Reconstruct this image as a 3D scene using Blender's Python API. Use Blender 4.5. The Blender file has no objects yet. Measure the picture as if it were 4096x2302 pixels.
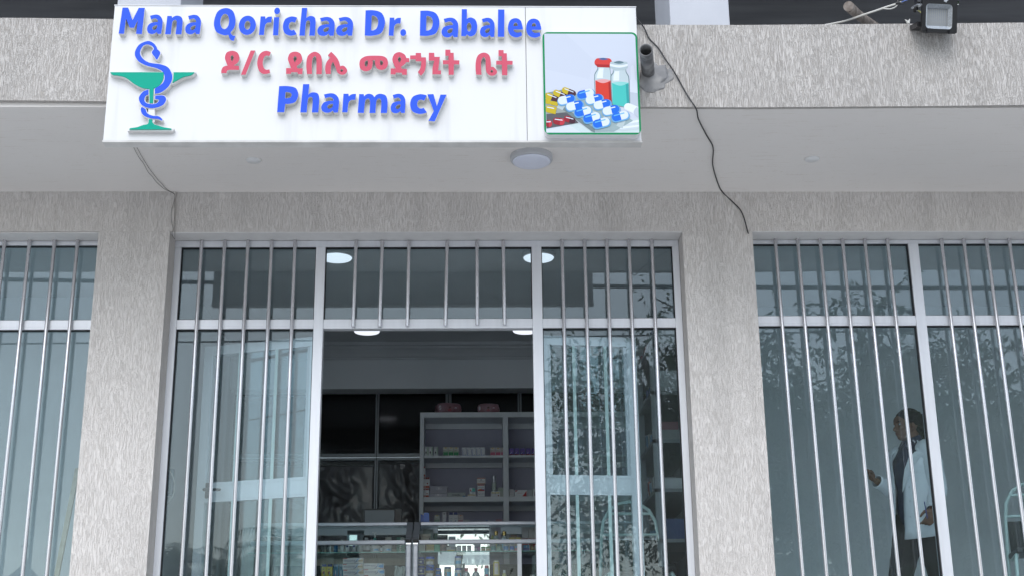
import bpy, bmesh, math, random
import numpy as np
from mathutils import Vector, Matrix, noise
random.seed(7)
R = math.radians
SC = bpy.context.scene
COL = SC.collection

# ---------------------------------------------------------------- camera
FOC = 5300.0                                   # focal length in pixels of the 4096 px wide photograph
YAW, PITCH, ROLL = R(1.687), R(17.232), R(-0.652)
EYE = Vector((0, 0, 1.5))
_fw = Vector((math.sin(YAW)*math.cos(PITCH), math.cos(YAW)*math.cos(PITCH), math.sin(PITCH)))
_r0 = Vector((math.cos(YAW), -math.sin(YAW), 0)); _u0 = _r0.cross(_fw)
_rt = _r0*math.cos(ROLL) + _u0*math.sin(ROLL); _up = -_r0*math.sin(ROLL) + _u0*math.cos(ROLL)
cam_data = bpy.data.cameras.new('camera'); cam = bpy.data.objects.new('camera', cam_data); COL.objects.link(cam)
cam.matrix_world = Matrix(((_rt.x, _up.x, -_fw.x, EYE.x), (_rt.y, _up.y, -_fw.y, EYE.y), (_rt.z, _up.z, -_fw.z, EYE.z), (0, 0, 0, 1)))
cam_data.sensor_width = 36; cam_data.lens = FOC/4096*36; cam_data.clip_start = .1; cam_data.clip_end = 2000
SC.camera = cam

# ---------------------------------------------------------------- light
SUN_EL, SUN_AZ = R(42), R(190)                 # azimuth clockwise from +Y: a veiled sun in front of the facade
w = bpy.data.worlds.new('World'); SC.world = w; w.use_nodes = True
nt = w.node_tree; bg = nt.nodes['Background']
sky = nt.nodes.new('ShaderNodeTexSky'); sky.sky_type = 'NISHITA'; sky.sun_disc = False
sky.sun_elevation = SUN_EL; sky.sun_rotation = SUN_AZ; sky.air_density = 1.4; sky.dust_density = 1.5; sky.ozone_density = 1.6
veil = nt.nodes.new('ShaderNodeMix'); veil.data_type = 'RGBA'; veil.inputs[0].default_value = .6      # thin bright overcast over the blue
veil.inputs[7].default_value = (6.2, 6.75, 7.75, 1); nt.links.new(sky.outputs[0], veil.inputs[6])
nt.links.new(veil.outputs[2], bg.inputs[0]); bg.inputs[1].default_value = 0.105
sd = bpy.data.lights.new('sun', 'SUN'); so = bpy.data.objects.new('sun', sd); COL.objects.link(so)
sd.energy = .55; sd.angle = R(44); sd.color = (1, .985, .965)
d = Vector((math.sin(SUN_AZ)*math.cos(SUN_EL), math.cos(SUN_AZ)*math.cos(SUN_EL), math.sin(SUN_EL)))
so.rotation_euler = d.to_track_quat('Z', 'Y').to_euler(); so.location = (0, -5, 30)
SC.view_settings.view_transform = 'Standard'; SC.view_settings.look = 'None'
SC.view_settings.exposure = 1.13; SC.view_settings.gamma = 1
SC.cycles.transparent_max_bounces = 24; SC.cycles.max_bounces = 10; SC.cycles.diffuse_bounces = 5
SC.cycles.caustics_reflective = False; SC.cycles.caustics_refractive = False; SC.cycles.sample_clamp_indirect = 6

# ---------------------------------------------------------------- measuring helpers (photo pixel -> point on a real plane)
def ray(px, py):
    return _fw + _rt*((px-2048)/FOC) + _up*((1151-py)/FOC)
def at(px, py, Y):
    q = ray(px, py); return EYE + q*(Y/q.y)
def atz(px, py, z):
    q = ray(px, py); return EYE + q*((z-EYE.z)/q.z)

# ---------------------------------------------------------------- materials
def mat(name, col, rough=.6, metal=0., spec=.5, emit=None, es=1.):
    m = bpy.data.materials.new(name); m.use_nodes = True
    b = m.node_tree.nodes['Principled BSDF']
    b.inputs['Base Color'].default_value = (*col, 1); b.inputs['Roughness'].default_value = rough
    b.inputs['Metallic'].default_value = metal; b.inputs['Specular IOR Level'].default_value = spec
    if emit:
        b.inputs['Emission Color'].default_value = (*emit, 1); b.inputs['Emission Strength'].default_value = es
    return m
def N(m, t): return m.node_tree.nodes.new(t)
def L(m, a, b): m.node_tree.links.new(a, b)
def noise_mat(name, c1, c2, scale=(5, 5, 5), detail=4, rough=.7, metal=0., lo=.35, hi=.65, bump=0., dist=0., spec=.4, rough2=None, bdist=.004):
    """two colours mixed by a stretched noise in world space, optionally with bump"""
    m = mat(name, c1, rough, metal, spec); b = m.node_tree.nodes['Principled BSDF']
    g = N(m, 'ShaderNodeNewGeometry'); mp = N(m, 'ShaderNodeMapping'); mp.inputs['Scale'].default_value = scale
    L(m, g.outputs['Position'], mp.inputs['Vector'])
    n = N(m, 'ShaderNodeTexNoise'); n.inputs['Scale'].default_value = 1; n.inputs['Detail'].default_value = detail; n.inputs['Distortion'].default_value = dist
    L(m, mp.outputs[0], n.inputs['Vector'])
    r = N(m, 'ShaderNodeValToRGB'); r.color_ramp.elements[0].position = lo; r.color_ramp.elements[1].position = hi
    r.color_ramp.elements[0].color = (*c1, 1); r.color_ramp.elements[1].color = (*c2, 1)
    L(m, n.outputs['Fac'], r.inputs['Fac']); L(m, r.outputs[0], b.inputs['Base Color'])
    if rough2 is not None:
        rr = N(m, 'ShaderNodeMapRange'); rr.inputs[3].default_value = rough; rr.inputs[4].default_value = rough2
        L(m, n.outputs['Fac'], rr.inputs[0]); L(m, rr.outputs[0], b.inputs['Roughness'])
    if bump:
        bp = N(m, 'ShaderNodeBump'); bp.inputs['Strength'].default_value = bump; bp.inputs['Distance'].default_value = bdist
        L(m, n.outputs['Fac'], bp.inputs['Height']); L(m, bp.outputs[0], b.inputs['Normal'])
    return m
def plaster(name, base, groove, patch=.5, vert=True, bump=1., fine=80, slow=5, lo=.36, hi=.52, dist=.007):
    """scratched render: long thin grooves dragged one way, with dirt lying in them"""
    m = mat(name, base, .85, 0, .25); b = m.node_tree.nodes['Principled BSDF']
    g = N(m, 'ShaderNodeNewGeometry')
    wv = N(m, 'ShaderNodeTexNoise'); wv.inputs['Scale'].default_value = 4.; wv.inputs['Detail'].default_value = 2
    L(m, g.outputs['Position'], wv.inputs['Vector'])
    wo = N(m, 'ShaderNodeVectorMath'); wo.operation = 'SCALE'; wo.inputs['Scale'].default_value = .03
    L(m, wv.outputs['Color'], wo.inputs[0])
    ad = N(m, 'ShaderNodeVectorMath'); L(m, g.outputs['Position'], ad.inputs[0]); L(m, wo.outputs[0], ad.inputs[1])
    def tex(scale, detail, rgh=.55, dst=0.):
        mp = N(m, 'ShaderNodeMapping'); mp.inputs['Scale'].default_value = scale; L(m, ad.outputs[0], mp.inputs['Vector'])
        n = N(m, 'ShaderNodeTexNoise'); n.inputs['Scale'].default_value = 1; n.inputs['Detail'].default_value = detail
        n.inputs['Roughness'].default_value = rgh; n.inputs['Distortion'].default_value = dst
        L(m, mp.outputs[0], n.inputs['Vector']); return n.outputs['Fac']
    st = tex((fine, fine, slow) if vert else (slow, fine, fine), 2, .55, .25)
    gr = tex((fine*.8, fine*.8, fine*.5), 2, .6)
    pt = tex((2.6, 2.6, 1.9), 3)
    big = tex((.55, .55, .4), 3)
    def mrange(sock, a, bb, c, dd):
        r = N(m, 'ShaderNodeMapRange'); r.interpolation_type = 'SMOOTHSTEP'
        for i, v in zip((1, 2, 3, 4), (a, bb, c, dd)): r.inputs[i].default_value = v
        L(m, sock, r.inputs[0]); return r.outputs[0]
    def math2(op, a, bb):
        k = N(m, 'ShaderNodeMath'); k.operation = op
        for i, v in enumerate((a, bb)):
            if isinstance(v, (int, float)): k.inputs[i].default_value = v
            else: L(m, v, k.inputs[i])
        return k.outputs[0]
    mixk = mrange(pt, .36, .64, .22, .48)                       # where the trowel left lumps rather than streaks
    mx = N(m, 'ShaderNodeMix'); L(m, mixk, mx.inputs[0]); L(m, st, mx.inputs[2]); L(m, gr, mx.inputs[3])
    h = mrange(mx.outputs[0], lo, hi, 0, 1)
    deep = math2('SUBTRACT', 1, h)
    amt = math2('MULTIPLY', deep, mrange(big, .3, .7, patch*.65, min(1, patch*1.25)))
    cm = N(m, 'ShaderNodeMix'); cm.data_type = 'RGBA'; L(m, amt, cm.inputs[0])
    cm.inputs[6].default_value = (*base, 1); cm.inputs[7].default_value = (*groove, 1)
    hs = N(m, 'ShaderNodeHueSaturation'); L(m, cm.outputs[2], hs.inputs['Color']); drip = tex((7, 7, .5), 4)
    grime = math2('MULTIPLY', mrange(big, .3, .65, .9 if vert else .97, 1.05 if vert else 1.02), mrange(drip, .34, .52, .93 if vert else 1.0, 1.0))
    L(m, grime, hs.inputs['Value'])
    L(m, hs.outputs[0], b.inputs['Base Color'])
    bp = N(m, 'ShaderNodeBump'); bp.inputs['Strength'].default_value = bump; bp.inputs['Distance'].default_value = dist
    L(m, h, bp.inputs['Height']); L(m, bp.outputs[0], b.inputs['Normal'])
    return m
def glass_mat(name, tint, refl, rough=0., dirt=0.):
    """thin tinted pane: part mirror, part see-through"""
    m = bpy.data.materials.new(name); m.use_nodes = True; t = m.node_tree
    t.nodes.remove(t.nodes['Principled BSDF']); out = t.nodes['Material Output']
    tr = N(m, 'ShaderNodeBsdfTransparent'); tr.inputs[0].default_value = (*tint, 1)
    gl = N(m, 'ShaderNodeBsdfGlossy'); gl.inputs[0].default_value = (.9, .97, 1, 1); gl.inputs['Roughness'].default_value = rough
    lw = N(m, 'ShaderNodeLayerWeight'); lw.inputs['Blend'].default_value = .5
    pw5 = N(m, 'ShaderNodeMath'); pw5.operation = 'POWER'; pw5.inputs[1].default_value = 4.5; L(m, lw.outputs['Facing'], pw5.inputs[0])
    k = N(m, 'ShaderNodeMath'); k.operation = 'MULTIPLY_ADD'; k.inputs[1].default_value = .9-refl; k.inputs[2].default_value = refl; k.use_clamp = True
    L(m, pw5.outputs[0], k.inputs[0])
    if dirt:                                                   # rolled glass is never quite flat
        gw = N(m, 'ShaderNodeNewGeometry'); nw = N(m, 'ShaderNodeTexNoise'); nw.inputs['Scale'].default_value = 1.7; nw.inputs['Detail'].default_value = 1
        L(m, gw.outputs['Position'], nw.inputs['Vector']); bw = N(m, 'ShaderNodeBump'); bw.inputs['Strength'].default_value = .2; bw.inputs['Distance'].default_value = .0003
        L(m, nw.outputs['Fac'], bw.inputs['Height']); L(m, bw.outputs[0], gl.inputs['Normal'])
    mx = N(m, 'ShaderNodeMixShader'); L(m, k.outputs[0], mx.inputs[0]); L(m, tr.outputs[0], mx.inputs[1]); L(m, gl.outputs[0], mx.inputs[2])
    last = mx.outputs[0]
    if dirt:
        df = N(m, 'ShaderNodeBsdfDiffuse'); df.inputs[0].default_value = (.75, .8, .8, 1)
        g = N(m, 'ShaderNodeNewGeometry'); n = N(m, 'ShaderNodeTexNoise'); n.inputs['Scale'].default_value = 3; n.inputs['Detail'].default_value = 8
        L(m, g.outputs['Position'], n.inputs['Vector'])
        mr = N(m, 'ShaderNodeMapRange'); mr.inputs[1].default_value = .3; mr.inputs[2].default_value = .8; mr.inputs[3].default_value = dirt*.5; mr.inputs[4].default_value = dirt*1.6
        L(m, n.outputs['Fac'], mr.inputs[0])
        m2 = N(m, 'ShaderNodeMixShader'); L(m, mr.outputs[0], m2.inputs[0]); L(m, last, m2.inputs[1]); L(m, df.outputs[0], m2.inputs[2]); last = m2.outputs[0]
    L(m, last, out.inputs['Surface']); return m

M = {}
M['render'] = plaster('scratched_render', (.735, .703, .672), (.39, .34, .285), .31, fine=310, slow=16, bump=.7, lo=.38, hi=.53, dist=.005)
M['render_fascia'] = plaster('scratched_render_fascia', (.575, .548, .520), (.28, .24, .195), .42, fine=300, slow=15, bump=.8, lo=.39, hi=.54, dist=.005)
M['soffit'] = plaster('soffit_render', (.76, .73, .702), (.58, .52, .45), .34, vert=False, bump=.35, fine=70, slow=4, lo=.30, hi=.44, dist=.003)
M['smooth'] = noise_mat('smooth_plaster', (.70, .69, .68), (.74, .73, .72), (14, 14, 14), 5, .8, bump=.25)
M['conc_dark'] = noise_mat('dark_concrete', (.22, .225, .235), (.34, .345, .36), (.9, 6, 6), 7, .8, bump=.3, lo=.3, hi=.7)
M['column'] = noise_mat('white_column_paint', (.52, .54, .59), (.58, .60, .65), (3, 3, 3), 6, .75, bump=.2, lo=.3, hi=.7)
M['mortar'] = noise_mat('mortar', (.26, .26, .265), (.42, .41, .40), (14, 14, 14), 6, .9, bump=.6, bdist=.01)
M['alu'] = noise_mat('anodised_aluminium', (.72, .74, .78), (.76, .78, .82), (30, 30, 2), 3, .36, metal=.35, rough2=.46)
M['alu_grey'] = noise_mat('grey_aluminium', (.40, .42, .46), (.48, .50, .54), (3, 40, 40), 3, .38, metal=.7)
M['alu_pale'] = mat('pale_grey_aluminium', (.55, .58, .62), .4, .5)
M['chrome'] = mat('chrome_corner', (.8, .82, .85), .12, 1)
M['steel'] = noise_mat('brushed_steel', (.60, .60, .62), (.70, .70, .73), (60, 60, 3), 3, .22, metal=.72, rough2=.3)
M['gasket'] = mat('black_gasket', (.012, .012, .014), .6)
M['glass'] = glass_mat('tinted_glass', (.865, .93, .945), .052, dirt=.016)
M['glass_door'] = glass_mat('door_glass', (.88, .95, .955), .085, dirt=.02)
M['glass_clear'] = glass_mat('counter_glass', (.95, .975, .97), .022)
M['glass_edge'] = mat('glass_edge_green', (.18, .42, .38), .2)
M['paint_in'] = noise_mat('interior_wall_paint', (.70, .73, .75), (.74, .77, .79), (2, 2, 2), 4, .7)
M['ceil'] = noise_mat('ceiling_paint', (.56, .58, .60), (.62, .64, .66), (2, 2, 2), 4, .75)
M['floor'] = noise_mat('floor_tile', (.56, .56, .55), (.62, .62, .61), (3, 3, 3), 4, .3)
M['dark_glass'] = mat('dark_partition_glass', (.010, .010, .011), .07, 0, .5)
M['white_mel'] = noise_mat('white_shelf_paint', (.62, .65, .68), (.70, .73, .76), (4, 4, 4), 5, .55)
M['lilac'] = noise_mat('lilac_backboard', (.34, .34, .43), (.39, .39, .48), (3, 3, 3), 4, .7)
M['lamp_on'] = mat('lit_lamp', (.9, .9, .9), .5, emit=(.86, .90, 1), es=.5)
M['lamp_off'] = mat('unlit_diffuser', (.72, .75, .86), .35, 0, .5)
M['white_plastic'] = mat('white_plastic', (.72, .72, .72), .4)
M['black'] = mat('black_paint', (.012, .012, .013), .45)
M['black_plastic'] = mat('black_plastic', (.02, .02, .022), .35)
M['pipe'] = noise_mat('galvanised_pipe', (.10, .10, .105), (.24, .24, .24), (16, 16, 9), 6, .5, metal=.4, bump=.2)
M['wood'] = noise_mat('old_pole_wood', (.17, .14, .12), (.30, .26, .23), (40, 8, 40), 5, .85, bump=.5)
M['wood_pale'] = noise_mat('pale_batten', (.42, .38, .30), (.52, .48, .40), (40, 40, 4), 4, .7)
M['cable'] = mat('dark_cable', (.03, .03, .033), .5)
M['cable_old'] = mat('dusty_cable', (.13, .12, .11), .7)
M['wire_white'] = mat('white_wire', (.60, .59, .55), .5)
M['wire_blue'] = mat('blue_wire', (.12, .2, .5), .5)
M['wire_yellow'] = mat('yellow_wire', (.6, .58, .22), .5)
M['tube_white'] = mat('white_enamelled_tube', (.62, .76, .74), .35)
M['asphalt'] = noise_mat('dusty_road', (.30, .295, .28), (.38, .375, .36), (2, 2, 2), 9, .9, bump=.3)
M['paving'] = noise_mat('paving', (.60, .595, .58), (.68, .675, .66), (1.2, 1.2, 1.2), 8, .85, bump=.2)
M['earth'] = noise_mat('earth', (.44, .43, .41), (.52, .51, .49), (.2, .2, .2), 9, .95)
M['leaf'] = noise_mat('leaf', (.035, .07, .025), (.075, .12, .04), (1.3, 1.3, 1.3), 3, .6, lo=.3, hi=.7)
M['palm_leaf'] = noise_mat('palm_leaf', (.05, .085, .04), (.09, .13, .06), (2, 2, 2), 3, .55)
M['bark'] = noise_mat('bark', (.09, .07, .055), (.18, .15, .12), (12, 12, 3), 6, .95, bump=.8)

# ---------------------------------------------------------------- mesh builder
class MB:
    def __init__(s): s.v = []; s.f = []; s.m = []; s.mats = []; s.smooth = []
    def mi(s, m):
        if m not in s.mats: s.mats.append(m)
        return s.mats.index(m)
    def add(s, verts, faces, m, smooth=False):
        o = len(s.v); k = s.mi(m)
        s.v += [tuple(v) for v in verts]
        for f in faces: s.f.append([i+o for i in f]); s.m.append(k); s.smooth.append(smooth)
    def box(s, x0, x1, y0, y1, z0, z1, m, bev=0.):
        x0, x1 = min(x0, x1), max(x0, x1); y0, y1 = min(y0, y1), max(y0, y1); z0, z1 = min(z0, z1), max(z0, z1)
        if bev <= 0:
            v = [(x, y, z) for x in (x0, x1) for y in (y0, y1) for z in (z0, z1)]
            s.add(v, [(0, 1, 3, 2), (4, 6, 7, 5), (0, 4, 5, 1), (2, 3, 7, 6), (0, 2, 6, 4), (1, 5, 7, 3)], m)
        else:
            bm = bmesh.new(); bmesh.ops.create_cube(bm, size=1)
            for q in bm.verts: q.co = Vector(((x0+x1)/2+q.co.x*(x1-x0), (y0+y1)/2+q.co.y*(y1-y0), (z0+z1)/2+q.co.z*(z1-z0)))
            bmesh.ops.bevel(bm, geom=bm.edges[:], offset=min(bev, .45*min(x1-x0, y1-y0, z1-z0)), segments=2, affect='EDGES', profile=.6)
            s.bm(bm, m)
    def bm(s, bm, m, smooth=False, mtx=None):
        bm.verts.ensure_lookup_table(); bm.verts.index_update()
        vs = [(mtx @ v.co) if mtx else v.co for v in bm.verts]
        s.add(vs, [[v.index for v in f.verts] for f in bm.faces], m, smooth); bm.free()
    def obox(s, c, ax, ay, az, m):
        """box with half-axis vectors"""
        c, ax, ay, az = map(Vector, (c, ax, ay, az))
        v = [c+ax*i+ay*j+az*k for i in (-1, 1) for j in (-1, 1) for k in (-1, 1)]
        s.add(v, [(0, 1, 3, 2), (4, 6, 7, 5), (0, 4, 5, 1), (2, 3, 7, 6), (0, 2, 6, 4), (1, 5, 7, 3)], m)
    def tube(s, pts, r, m, n=8, cap=True, smooth=True, flat=1.):
        pts = [Vector(p) for p in pts]; rs = r if isinstance(r, (list, tuple)) else [r]*len(pts)
        up = None; rings = []
        for i, p in enumerate(pts):
            t = (pts[min(i+1, len(pts)-1)] - pts[max(i-1, 0)]).normalized()
            if up is None:
                up = Vector((0, 0, 1)) if abs(t.z) < .9 else Vector((0, 1, 0))
            a = t.cross(up)
            if a.length < 1e-5: a = t.orthogonal()
            a.normalize(); b = a.cross(t).normalized(); up = b
            rings.append([p + a*(math.cos(2*math.pi*k/n)*rs[i]) + b*(math.sin(2*math.pi*k/n)*rs[i]*flat) for k in range(n)])
        v = [q for g in rings for q in g]; f = []
        for i in range(len(pts)-1):
            for k in range(n): f.append((i*n+k, i*n+(k+1) % n, (i+1)*n+(k+1) % n, (i+1)*n+k))
        s.add(v, f, m, smooth)
        if cap:
            s.add(rings[0], [list(range(n))[::-1]], m); s.add(rings[-1], [list(range(n))], m)
    def rings(s, rings, m, cap=True, smooth=True, closed=True):
        n = len(rings[0]); v = [q for g in rings for q in g]; f = []
        for i in range(len(rings)-1):
            for k in range(n if closed else n-1): f.append((i*n+k, i*n+(k+1) % n, (i+1)*n+(k+1) % n, (i+1)*n+k))
        s.add(v, f, m, smooth)
        if cap: s.add(rings[0], [list(range(n))[::-1]], m); s.add(rings[-1], [list(range(n))], m)
    def lathe(s, prof, c, m, n=24, axis='z', cap=True, sx=1., sy=1.):
        c = Vector(c); rg = []
        for r, h in prof:
            g = []
            for k in range(n):
                a = 2*math.pi*k/n; p = Vector((r*math.cos(a)*sx, r*math.sin(a)*sy, h))
                if axis == 'y': p = Vector((p.x, h, -p.y))
                g.append(c+p)
            rg.append(g)
        s.rings(rg, m, cap)
    def ell(s, c, r, m, nu=20, nv=12, rot=None):
        c = Vector(c); rg = []
        for j in range(1, nv):
            t = math.pi*j/nv; g = []
            for k in range(nu):
                a = 2*math.pi*k/nu
                p = Vector((r[0]*math.sin(t)*math.cos(a), r[1]*math.sin(t)*math.sin(a), -r[2]*math.cos(t)))
                if rot: p = rot @ p
                g.append(c+p)
            rg.append(g)
        s.rings(rg, m, True)
    def poly(s, pts, m): s.add(pts, [list(range(len(pts)))], m)
    def prism(s, pts2, place, d0, d1, mf, ms=None):
        """2D outline -> slab between depths d0 (front) and d1 (back); place(u,v,d) gives the point"""
        ms = ms or mf; n = len(pts2)
        a = sum(pts2[i][0]*pts2[(i+1) % n][1]-pts2[(i+1) % n][0]*pts2[i][1] for i in range(n))
        fr = [place(u, v, d0) for u, v in pts2]; bk = [place(u, v, d1) for u, v in pts2]
        s.add(fr, [list(range(n))], mf)
        s.add(fr+bk, [(i, (i+1) % n, n+(i+1) % n, n+i) for i in range(n)], ms)
        s.add(bk, [list(range(n))[::-1]], ms)
    def build(s, name, parent=None, loc=None, fix=True):
        me = bpy.data.meshes.new(name)
        v = s.v
        if loc is not None:
            l = Vector(loc); v = [tuple(Vector(q)-l) for q in s.v]
        me.from_pydata(v, [], s.f); me.update()
        for m in s.mats: me.materials.append(m)
        me.polygons.foreach_set('material_index', s.m)
        me.polygons.foreach_set('use_smooth', s.smooth)
        o = bpy.data.objects.new(name, me); COL.objects.link(o)
        if parent is not None: o.parent = parent
        if loc is not None: o.location = loc
        if fix and len(s.f) < 20000:
            bm = bmesh.new(); bm.from_mesh(me); bmesh.ops.recalc_face_normals(bm, faces=bm.faces[:]); bm.to_mesh(me); bm.free()
        return o
def tag(o, label=None, cat=None, group=None, kind=None):
    if label: o['label'] = label
    if cat: o['category'] = cat
    if group: o['group'] = group
    if kind: o['kind'] = kind
    return o
def thing(name, label, cat, loc=(0, 0, 0), group=None, rz=0):
    o = bpy.data.objects.new(name, None); o.empty_display_size = .05; COL.objects.link(o)
    o.location = loc; o.rotation_euler.z = rz
    return tag(o, label, cat, group)
def copy_thing(o, loc, label=None, parent=None):
    c = o.copy(); COL.objects.link(c); c.location = loc
    if label: c['label'] = label
    if parent is not None: c.parent = parent
    for ch in o.children:
        copy_thing(ch, ch.location, None, c)
    return c
def smooth_outline(pts, seg=6):
    """[(x, y, 'c'|'s')] -> polygon; 'c' stays a corner, runs of 's' are rounded with Catmull-Rom"""
    n = len(pts); out = []
    P_ = [Vector((p[0], p[1])) for p in pts]; T = [p[2] if len(p) > 2 else 'c' for p in pts]
    for i in range(n):
        a, b = P_[i], P_[(i+1) % n]; ta, tb = T[i], T[(i+1) % n]
        out.append(a)
        if ta == 'c' and tb == 'c': continue
        def tang(k):
            return (P_[(k+1) % n]-P_[(k-1) % n])*.5
        ch = (b-a)
        m0 = tang(i) if ta == 's' else None; m1 = tang((i+1) % n) if tb == 's' else None
        if m0 is not None and m0.length > ch.length*1.1: m0 = m0*(ch.length*1.1/m0.length)
        if m1 is not None and m1.length > ch.length*1.1: m1 = m1*(ch.length*1.1/m1.length)
        if m0 is None: m0 = ch*1.5 - m1*.5
        if m1 is None: m1 = ch*1.5 - m0*.5
        for q in range(1, seg):
            t = q/seg; t2, t3 = t*t, t*t*t
            out.append(a*(2*t3-3*t2+1) + m0*(t3-2*t2+t) + b*(-2*t3+3*t2) + m1*(t3-t2))
    return [(p.x, p.y) for p in out]
def filled(loops):
    """triangulated fill of 2D loops with holes: returns (verts, faces)"""
    cu = bpy.data.curves.new('tmp', 'CURVE'); cu.dimensions = '2D'; cu.fill_mode = 'BOTH'
    for lp in loops:
        sp = cu.splines.new('POLY'); sp.points.add(len(lp)-1)
        for p, q in zip(sp.points, lp): p.co = (q[0], q[1], 0, 1)
        sp.use_cyclic_u = True
    o = bpy.data.objects.new('tmp', cu); COL.objects.link(o)
    dg = bpy.context.evaluated_depsgraph_get(); me = bpy.data.meshes.new_from_object(o.evaluated_get(dg))
    v = [(q.co.x, q.co.y) for q in me.vertices]; f = [list(p.vertices) for p in me.polygons]
    bpy.data.objects.remove(o); bpy.data.curves.remove(cu); bpy.data.meshes.remove(me)
    return v, f
def slab(mb, loops, place, d0, d1, mf, ms):
    """loops (first outer, rest holes) raised as a slab with face mf and returns ms"""
    v, f = filled(loops)
    mb.add([place(x, y, d0) for x, y in v], f, mf)
    for lp in loops:
        n = len(lp); fr = [place(x, y, d0) for x, y in lp]; bk = [place(x, y, d1) for x, y in lp]
        mb.add(fr+bk, [(i, (i+1) % n, n+(i+1) % n, n+i) for i in range(n)], ms)
_txt = {}
def text_shape(body):
    if body not in _txt:
        cu = bpy.data.curves.new('tmp', 'FONT'); cu.body = body; cu.size = 1; cu.resolution_u = 3
        o = bpy.data.objects.new('tmp', cu); COL.objects.link(o)
        dg = bpy.context.evaluated_depsgraph_get(); me = bpy.data.meshes.new_from_object(o.evaluated_get(dg))
        v = np.array([(q.co.x, q.co.y) for q in me.vertices]); f = [list(p.vertices) for p in me.polygons]
        bpy.data.objects.remove(o); bpy.data.curves.remove(cu); bpy.data.meshes.remove(me)
        lo, hi = v.min(0), v.max(0); v = (v-lo)/(hi-lo)
        _txt[body] = (v, f)
    return _txt[body]
def text(mb, body, o, u, v, m):
    """flat lettering filling the parallelogram o + u*[0,1] + v*[0,1]"""
    vv, f = text_shape(body); o, u, v = Vector(o), Vector(u), Vector(v)
    mb.add([o+u*float(a)+v*float(b) for a, b in vv], f, m)
# ================================================================ THE SETTING: ground, road, pavement
g = MB(); g.box(-400, 400, -400, 400, -.3, 0, M['earth']); tag(g.build('ground'), kind='structure')
g = MB(); g.box(-200, 200, -5.5, 2.2, -.2, .004, M['asphalt'])
for i in range(-30, 30): g.box(i*5, i*5+2.2, -1.7, -1.58, 0, .008, M['white_plastic'])
tag(g.build('road'), kind='structure')
g = MB(); g.box(-200, 200, 2.2, 5.0, -.2, .13, M['paving'], .0); g.box(-200, 200, -9, -5.5, -.2, .13, M['paving'])
tag(g.build('pavement'), kind='structure')

# ================================================================ THE BUILDING
ZS = 4.803            # underside of the canopy
ZL = 4.517            # underside of the lintel
YW = 8.44             # face of the ground-floor wall
YF = 8.60             # front of the window frames
YG = 8.635            # glass line
FL = 1.85             # shop floor
building = thing('shop_building', 'grey rendered two storey shop building with canopy, barred windows and open upper floor', 'building', (0, 8.44, 0))
building_loc = Vector((0, 8.44, 0))
def bpart(mb, name): return mb.build(name, building, None) if False else _bp(mb, name)
def _bp(mb, name):
    o = mb.build(name); o.parent = building; o.matrix_parent_inverse = Matrix.Translation(-building_loc); return o
# lintel wall over the openings, piers between them
w_ = MB(); w_.box(-9, 9, YW, 8.78, ZL, 5.36, M['render']); _bp(w_, 'lintel_wall')
def pier(x0, x1, y0):
    p = MB(); p.box(x0, x1, y0, 8.78, FL-.25, ZL-.0005, M['render']); return _bp(p, 'pier')
pier(-2.515, -2.042, YW-.012); pier(1.408, 1.885, YW-.003); pier(-9, -5.6, YW-.003); pier(4.55, 9, YW-.003)
# the left pier runs up over the lintel as a slightly thicker coat of render
p = MB(); p.box(-9, -2.02, YW-.014, YW-.001, ZL, ZS, M['render']); _bp(p, 'render_coat')
# smooth reveal linings above the frames
for x0, x1 in ((-5.6, -2.515), (-2.042, 1.408), (1.885, 4.55)):
    r_ = MB(); r_.box(x0+.001, x1-.001, YW+.003, YF+.05, ZL-.006, ZL+.003, M['smooth']); _bp(r_, 'lintel_lining')
# canopy slab, fascia, upper floor
c_ = MB(); c_.box(-9, 9, 7.09, YW, ZS, ZS+.22, M['soffit']); _bp(c_, 'canopy')
f_ = MB()
fx = [-9, -4.5, -2.6, -1.2, .5, 1.6, 2.6, 3.6, 5, 9]
ft = [5.372, 5.366, 5.363, 5.345, 5.330, 5.330, 5.342, 5.356, 5.36, 5.36]; fb = [4.835, 4.834, 4.831, 4.815, 4.797, 4.792, 4.801, 4.815, 4.82, 4.82]
rg = [[Vector((x, 7.06, b)), Vector((x, 7.06, t)), Vector((x, 7.24, t+.004)), Vector((x, 7.24, 5.1)), Vector((x, 7.088, 5.1)), Vector((x, 7.088, b))] for x, t, b in zip(fx, ft, fb)]
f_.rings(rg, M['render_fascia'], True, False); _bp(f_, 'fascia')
u_ = MB(); u_.box(-9, 9, 7.25, 15, 5.04, 5.20, M['conc_dark']); _bp(u_, 'upper_floor_slab')
u_ = MB(); u_.box(-9, 9, 7.0, 18, 7.3, 7.5, M['conc_dark'])
for x in (-2.0, 2.0, 5.2): u_.box(x-.2, x+.2, 12.5, 18, 7.0, 7.299, M['conc_dark'])
_bp(u_, 'upper_ceiling')
for xl, xr, yb, yt in ((466, 721, 60, 8), (2679, 2917, 95, 8)):
    a = at(xl, 50, 7.32); b = at(xr, 50, 7.32)
    c_ = MB(); c_.box(a.x, b.x, 7.32, 7.92, 5.2, 7.3, M['column'], .008); _bp(c_, 'upper_column')
# terrace and steps in front
t_ = MB(); t_.box(-9, 9, 4.4, 8.8, 0, FL-.02, M['paving']); _bp(t_, 'terrace')
for i in range(8):
    s_ = MB(); s_.box(-3, 3, 4.4-.28*(i+1), 4.4-.28*i-.001, 0, FL-.02-.2*(i+1), M['paving']); _bp(s_, 'step')

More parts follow.
